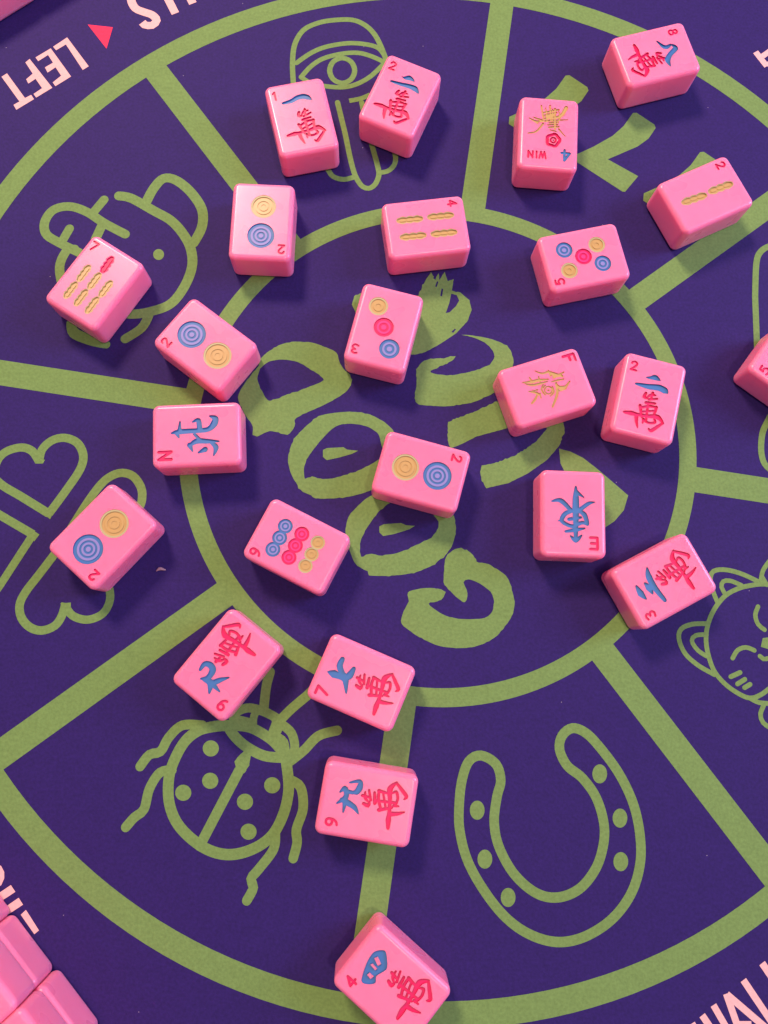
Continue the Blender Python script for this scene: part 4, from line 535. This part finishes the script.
["pink tile with blue and red characters, at the head of the printed ladybug",-45.28,-7.3,141.46,[["wan","engraved_character","red",[1.58,-6.28]],["num","engraved_numeral","red","9",[-7.38,10.77],3.6],["st","engraved_character","blue",[[[[5.7,6.68],[5.75,4.32],[4.05,3.47],[2.36,4.23],[2.0,6.95],[3.62,8.73]],[0.67,1.23,1.45,1.57,1.23,0.45]],[[[2.64,8.16],[0.29,7.83],[-1.59,10.51]],[1.01,1.68,0.45]],[[[-0.0,8.16],[-1.45,5.41],[-3.37,2.69]],[1.34,1.23,0.34]],[[[-0.81,7.65],[-3.85,8.03]],[1.23,0.45]]],[],[]]]],
["pink tile with blue and red characters, numeral 7, right of the ladybug antennae",-0.43,-13.22,66.84,[["wan","engraved_character","red",[-0.89,-5.83]],["num","engraved_numeral","red","7",[-7.75,10.95],4.0],["st","engraved_character","blue",[[[[-1.15,11.61],[-1.0,9.69],[-1.02,7.41],[-1.25,5.61]],[0.42,1.87,1.25,1.04]],[[[4.56,8.9],[2.24,8.85],[0.22,7.11],[-1.0,5.44],[-5.19,3.26]],[1.14,1.45,1.35,1.66,0.31]],[[[3.24,4.17],[0.77,4.51],[-1.0,5.44]],[0.93,1.66,1.25]]],[],[]]]],
["pink tile with blue and red characters, between the ladybug and the horseshoe",1.56,-51.71,80.62,[["wan","engraved_character","red",[0.74,-5.89]],["num","engraved_numeral","red","9",[-7.04,10.43],3.6],["st","engraved_character","blue",[[[[5.82,6.64],[6.71,3.5],[4.9,3.19],[3.3,4.04],[2.96,5.53]],[0.4,0.91,1.42,1.31,0.4]],[[[2.46,9.29],[3.89,8.0],[2.78,7.29],[1.08,7.25],[-1.11,9.69]],[0.4,1.11,1.11,1.21,0.4]],[[[0.17,8.37],[-0.52,5.95],[-1.62,3.71],[-3.24,2.31]],[1.01,1.31,1.11,0.3]],[[[0.36,7.13],[-3.44,7.23]],[1.31,0.4]],[[[3.17,7.87],[2.86,5.25]],[0.91,0.81]]],[],[]]]],
["pink tile with blue and red characters, numeral 4, on the outer green ring",9.67,-105.82,49.46,[["wan","engraved_character","red",[1.26,-4.91]],["num","engraved_numeral","red","4",[-6.84,11.09],3.4],["st","engraved_character","blue",[],[[[6.49,8.74],[4.11,11.0],[0.35,10.77],[-4.69,8.67],[-4.2,6.47],[-2.36,4.91],[-0.72,5.95],[2.79,4.83],[5.17,6.64]]],[[[2.72,9.8],[3.81,9.24],[2.88,7.08],[1.75,7.46]],[[0.53,9.57],[1.28,9.16],[1.08,7.12],[0.25,7.3]],[[-2.34,8.45],[-1.28,8.24],[-1.27,6.52],[-2.56,6.77]]]]]],
["pink tile at the right edge of the photo, partly cut off, numeral 5",158.5,97.78,52.48,[["num","engraved_numeral","red","5",[-8.23,10.13],3.4],["dot","engraved_dot","blue",[-4.6,5.2],3.18,0],["dot","engraved_dot","red",[-6.51,0.4],3.18,0],["dot","engraved_dot","yellow",[-8.41,-4.37],3.18,0]]]
]
for label, x, y, ang, glyphs in TILES:
    make_tile(label, 'pink mahjong tiles lying face up on the mat', x, y, ang, glyphs)

# plain tiles of the two walls at the corners of the mat: face down, two high
plain = None
def wall_tile(x, y, z, ang, label, group):
    global plain
    if plain is None:
        plain = make_tile(label, group, x, y, ang, [], z)
        return plain
    o = plain.copy(); COL.objects.link(o)
    o.location = (x * MM, y * MM, z * MM); o.rotation_euler = (0, 0, math.radians(ang))
    o['label'] = label; o['group'] = group
    return o

WA = math.radians(-48.3)
D, Nn = (math.cos(WA), math.sin(WA)), (math.sin(WA), -math.cos(WA))
SX, SY = -99.0, -103.9
GW = 'plain pink tiles stacked two high at the lower left corner'
names = {-1: 'touching the long pale letter bar, lower left corner',
         0: 'of the stack nearest the bottom left corner',
         -2: 'below the round pale letter, left edge of photo',
         1: 'barely showing at the bottom edge of the photo'}
for k, shift, up in ((-2, 0.2, 0.3), (-1, 0.2, 0.0), (0, -0.5, 0.2), (1, -0.3, 0.0)):
    t = 11.45 + 22.95 * k
    for lvl in (0, 1):
        off = 15.45 + shift + (up if lvl else 0)
        x, y = SX + D[0] * (t + 0.15 * lvl) + Nn[0] * off, SY + D[1] * (t + 0.15 * lvl) + Nn[1] * off
        wall_tile(x, y, 0.08 + lvl * (TH + 0.03), math.degrees(WA) + (0.4 if lvl else -0.3),
                  ('upper' if lvl else 'lower') + ' plain pink tile ' + names[k], GW)
WB = math.radians(38.6)
D2, N2 = (math.cos(WB), math.sin(WB)), (-math.sin(WB), math.cos(WB))
GB = 'plain pink tiles lined up at the upper left corner'
for k in (0, 1):
    for lvl in (0,):
        x, y = -143.2 + D2[0] * 22.2 * k + N2[0] * 15, 252.0 + D2[1] * 22.2 * k + N2[1] * 15
        wall_tile(x, y, 0.08 + lvl * (TH + 0.03), 38.6,
                  'plain pink tile at the upper left corner of the photo' if k == 0 else 'plain pink tile just past the top edge at the upper left', GB)

# a small curl of lint beside the tile on the clover
def lint(x, y):
    V, F = [], []
    n = 9
    for i in range(n):
        t = i / (n - 1)
        w = 0.62 * math.sin(math.pi * (0.08 + 0.84 * t))
        cx, cy, cz = (t - .5) * 3.4, 0.5 * math.sin(t * 4), 0.12 + 0.28 * math.sin(math.pi * t)
        for k in range(6):
            a = 2 * math.pi * k / 6
            V.append(((cx) * MM, (cy + w * math.cos(a)) * MM, (cz + 0.12 * math.sin(a)) * MM))
    for i in range(n - 1):
        for k in range(6):
            F.append((i * 6 + k, i * 6 + (k + 1) % 6, (i + 1) * 6 + (k + 1) % 6, (i + 1) * 6 + k))
    F.append(tuple(reversed(range(6)))); F.append(tuple(range((n - 1) * 6, n * 6)))
    o = link('lint_fleck', V, F, [MAT['lint']], None, None, None, True)
    o.location = (x * MM, y * MM, 0.05 * MM); o.rotation_euler = (0, 0, 0.25)
    return tag(o, 'tiny pinkish lint fleck right of the tile resting on the clover', 'lint')
lint(*[-72.24,25.42])
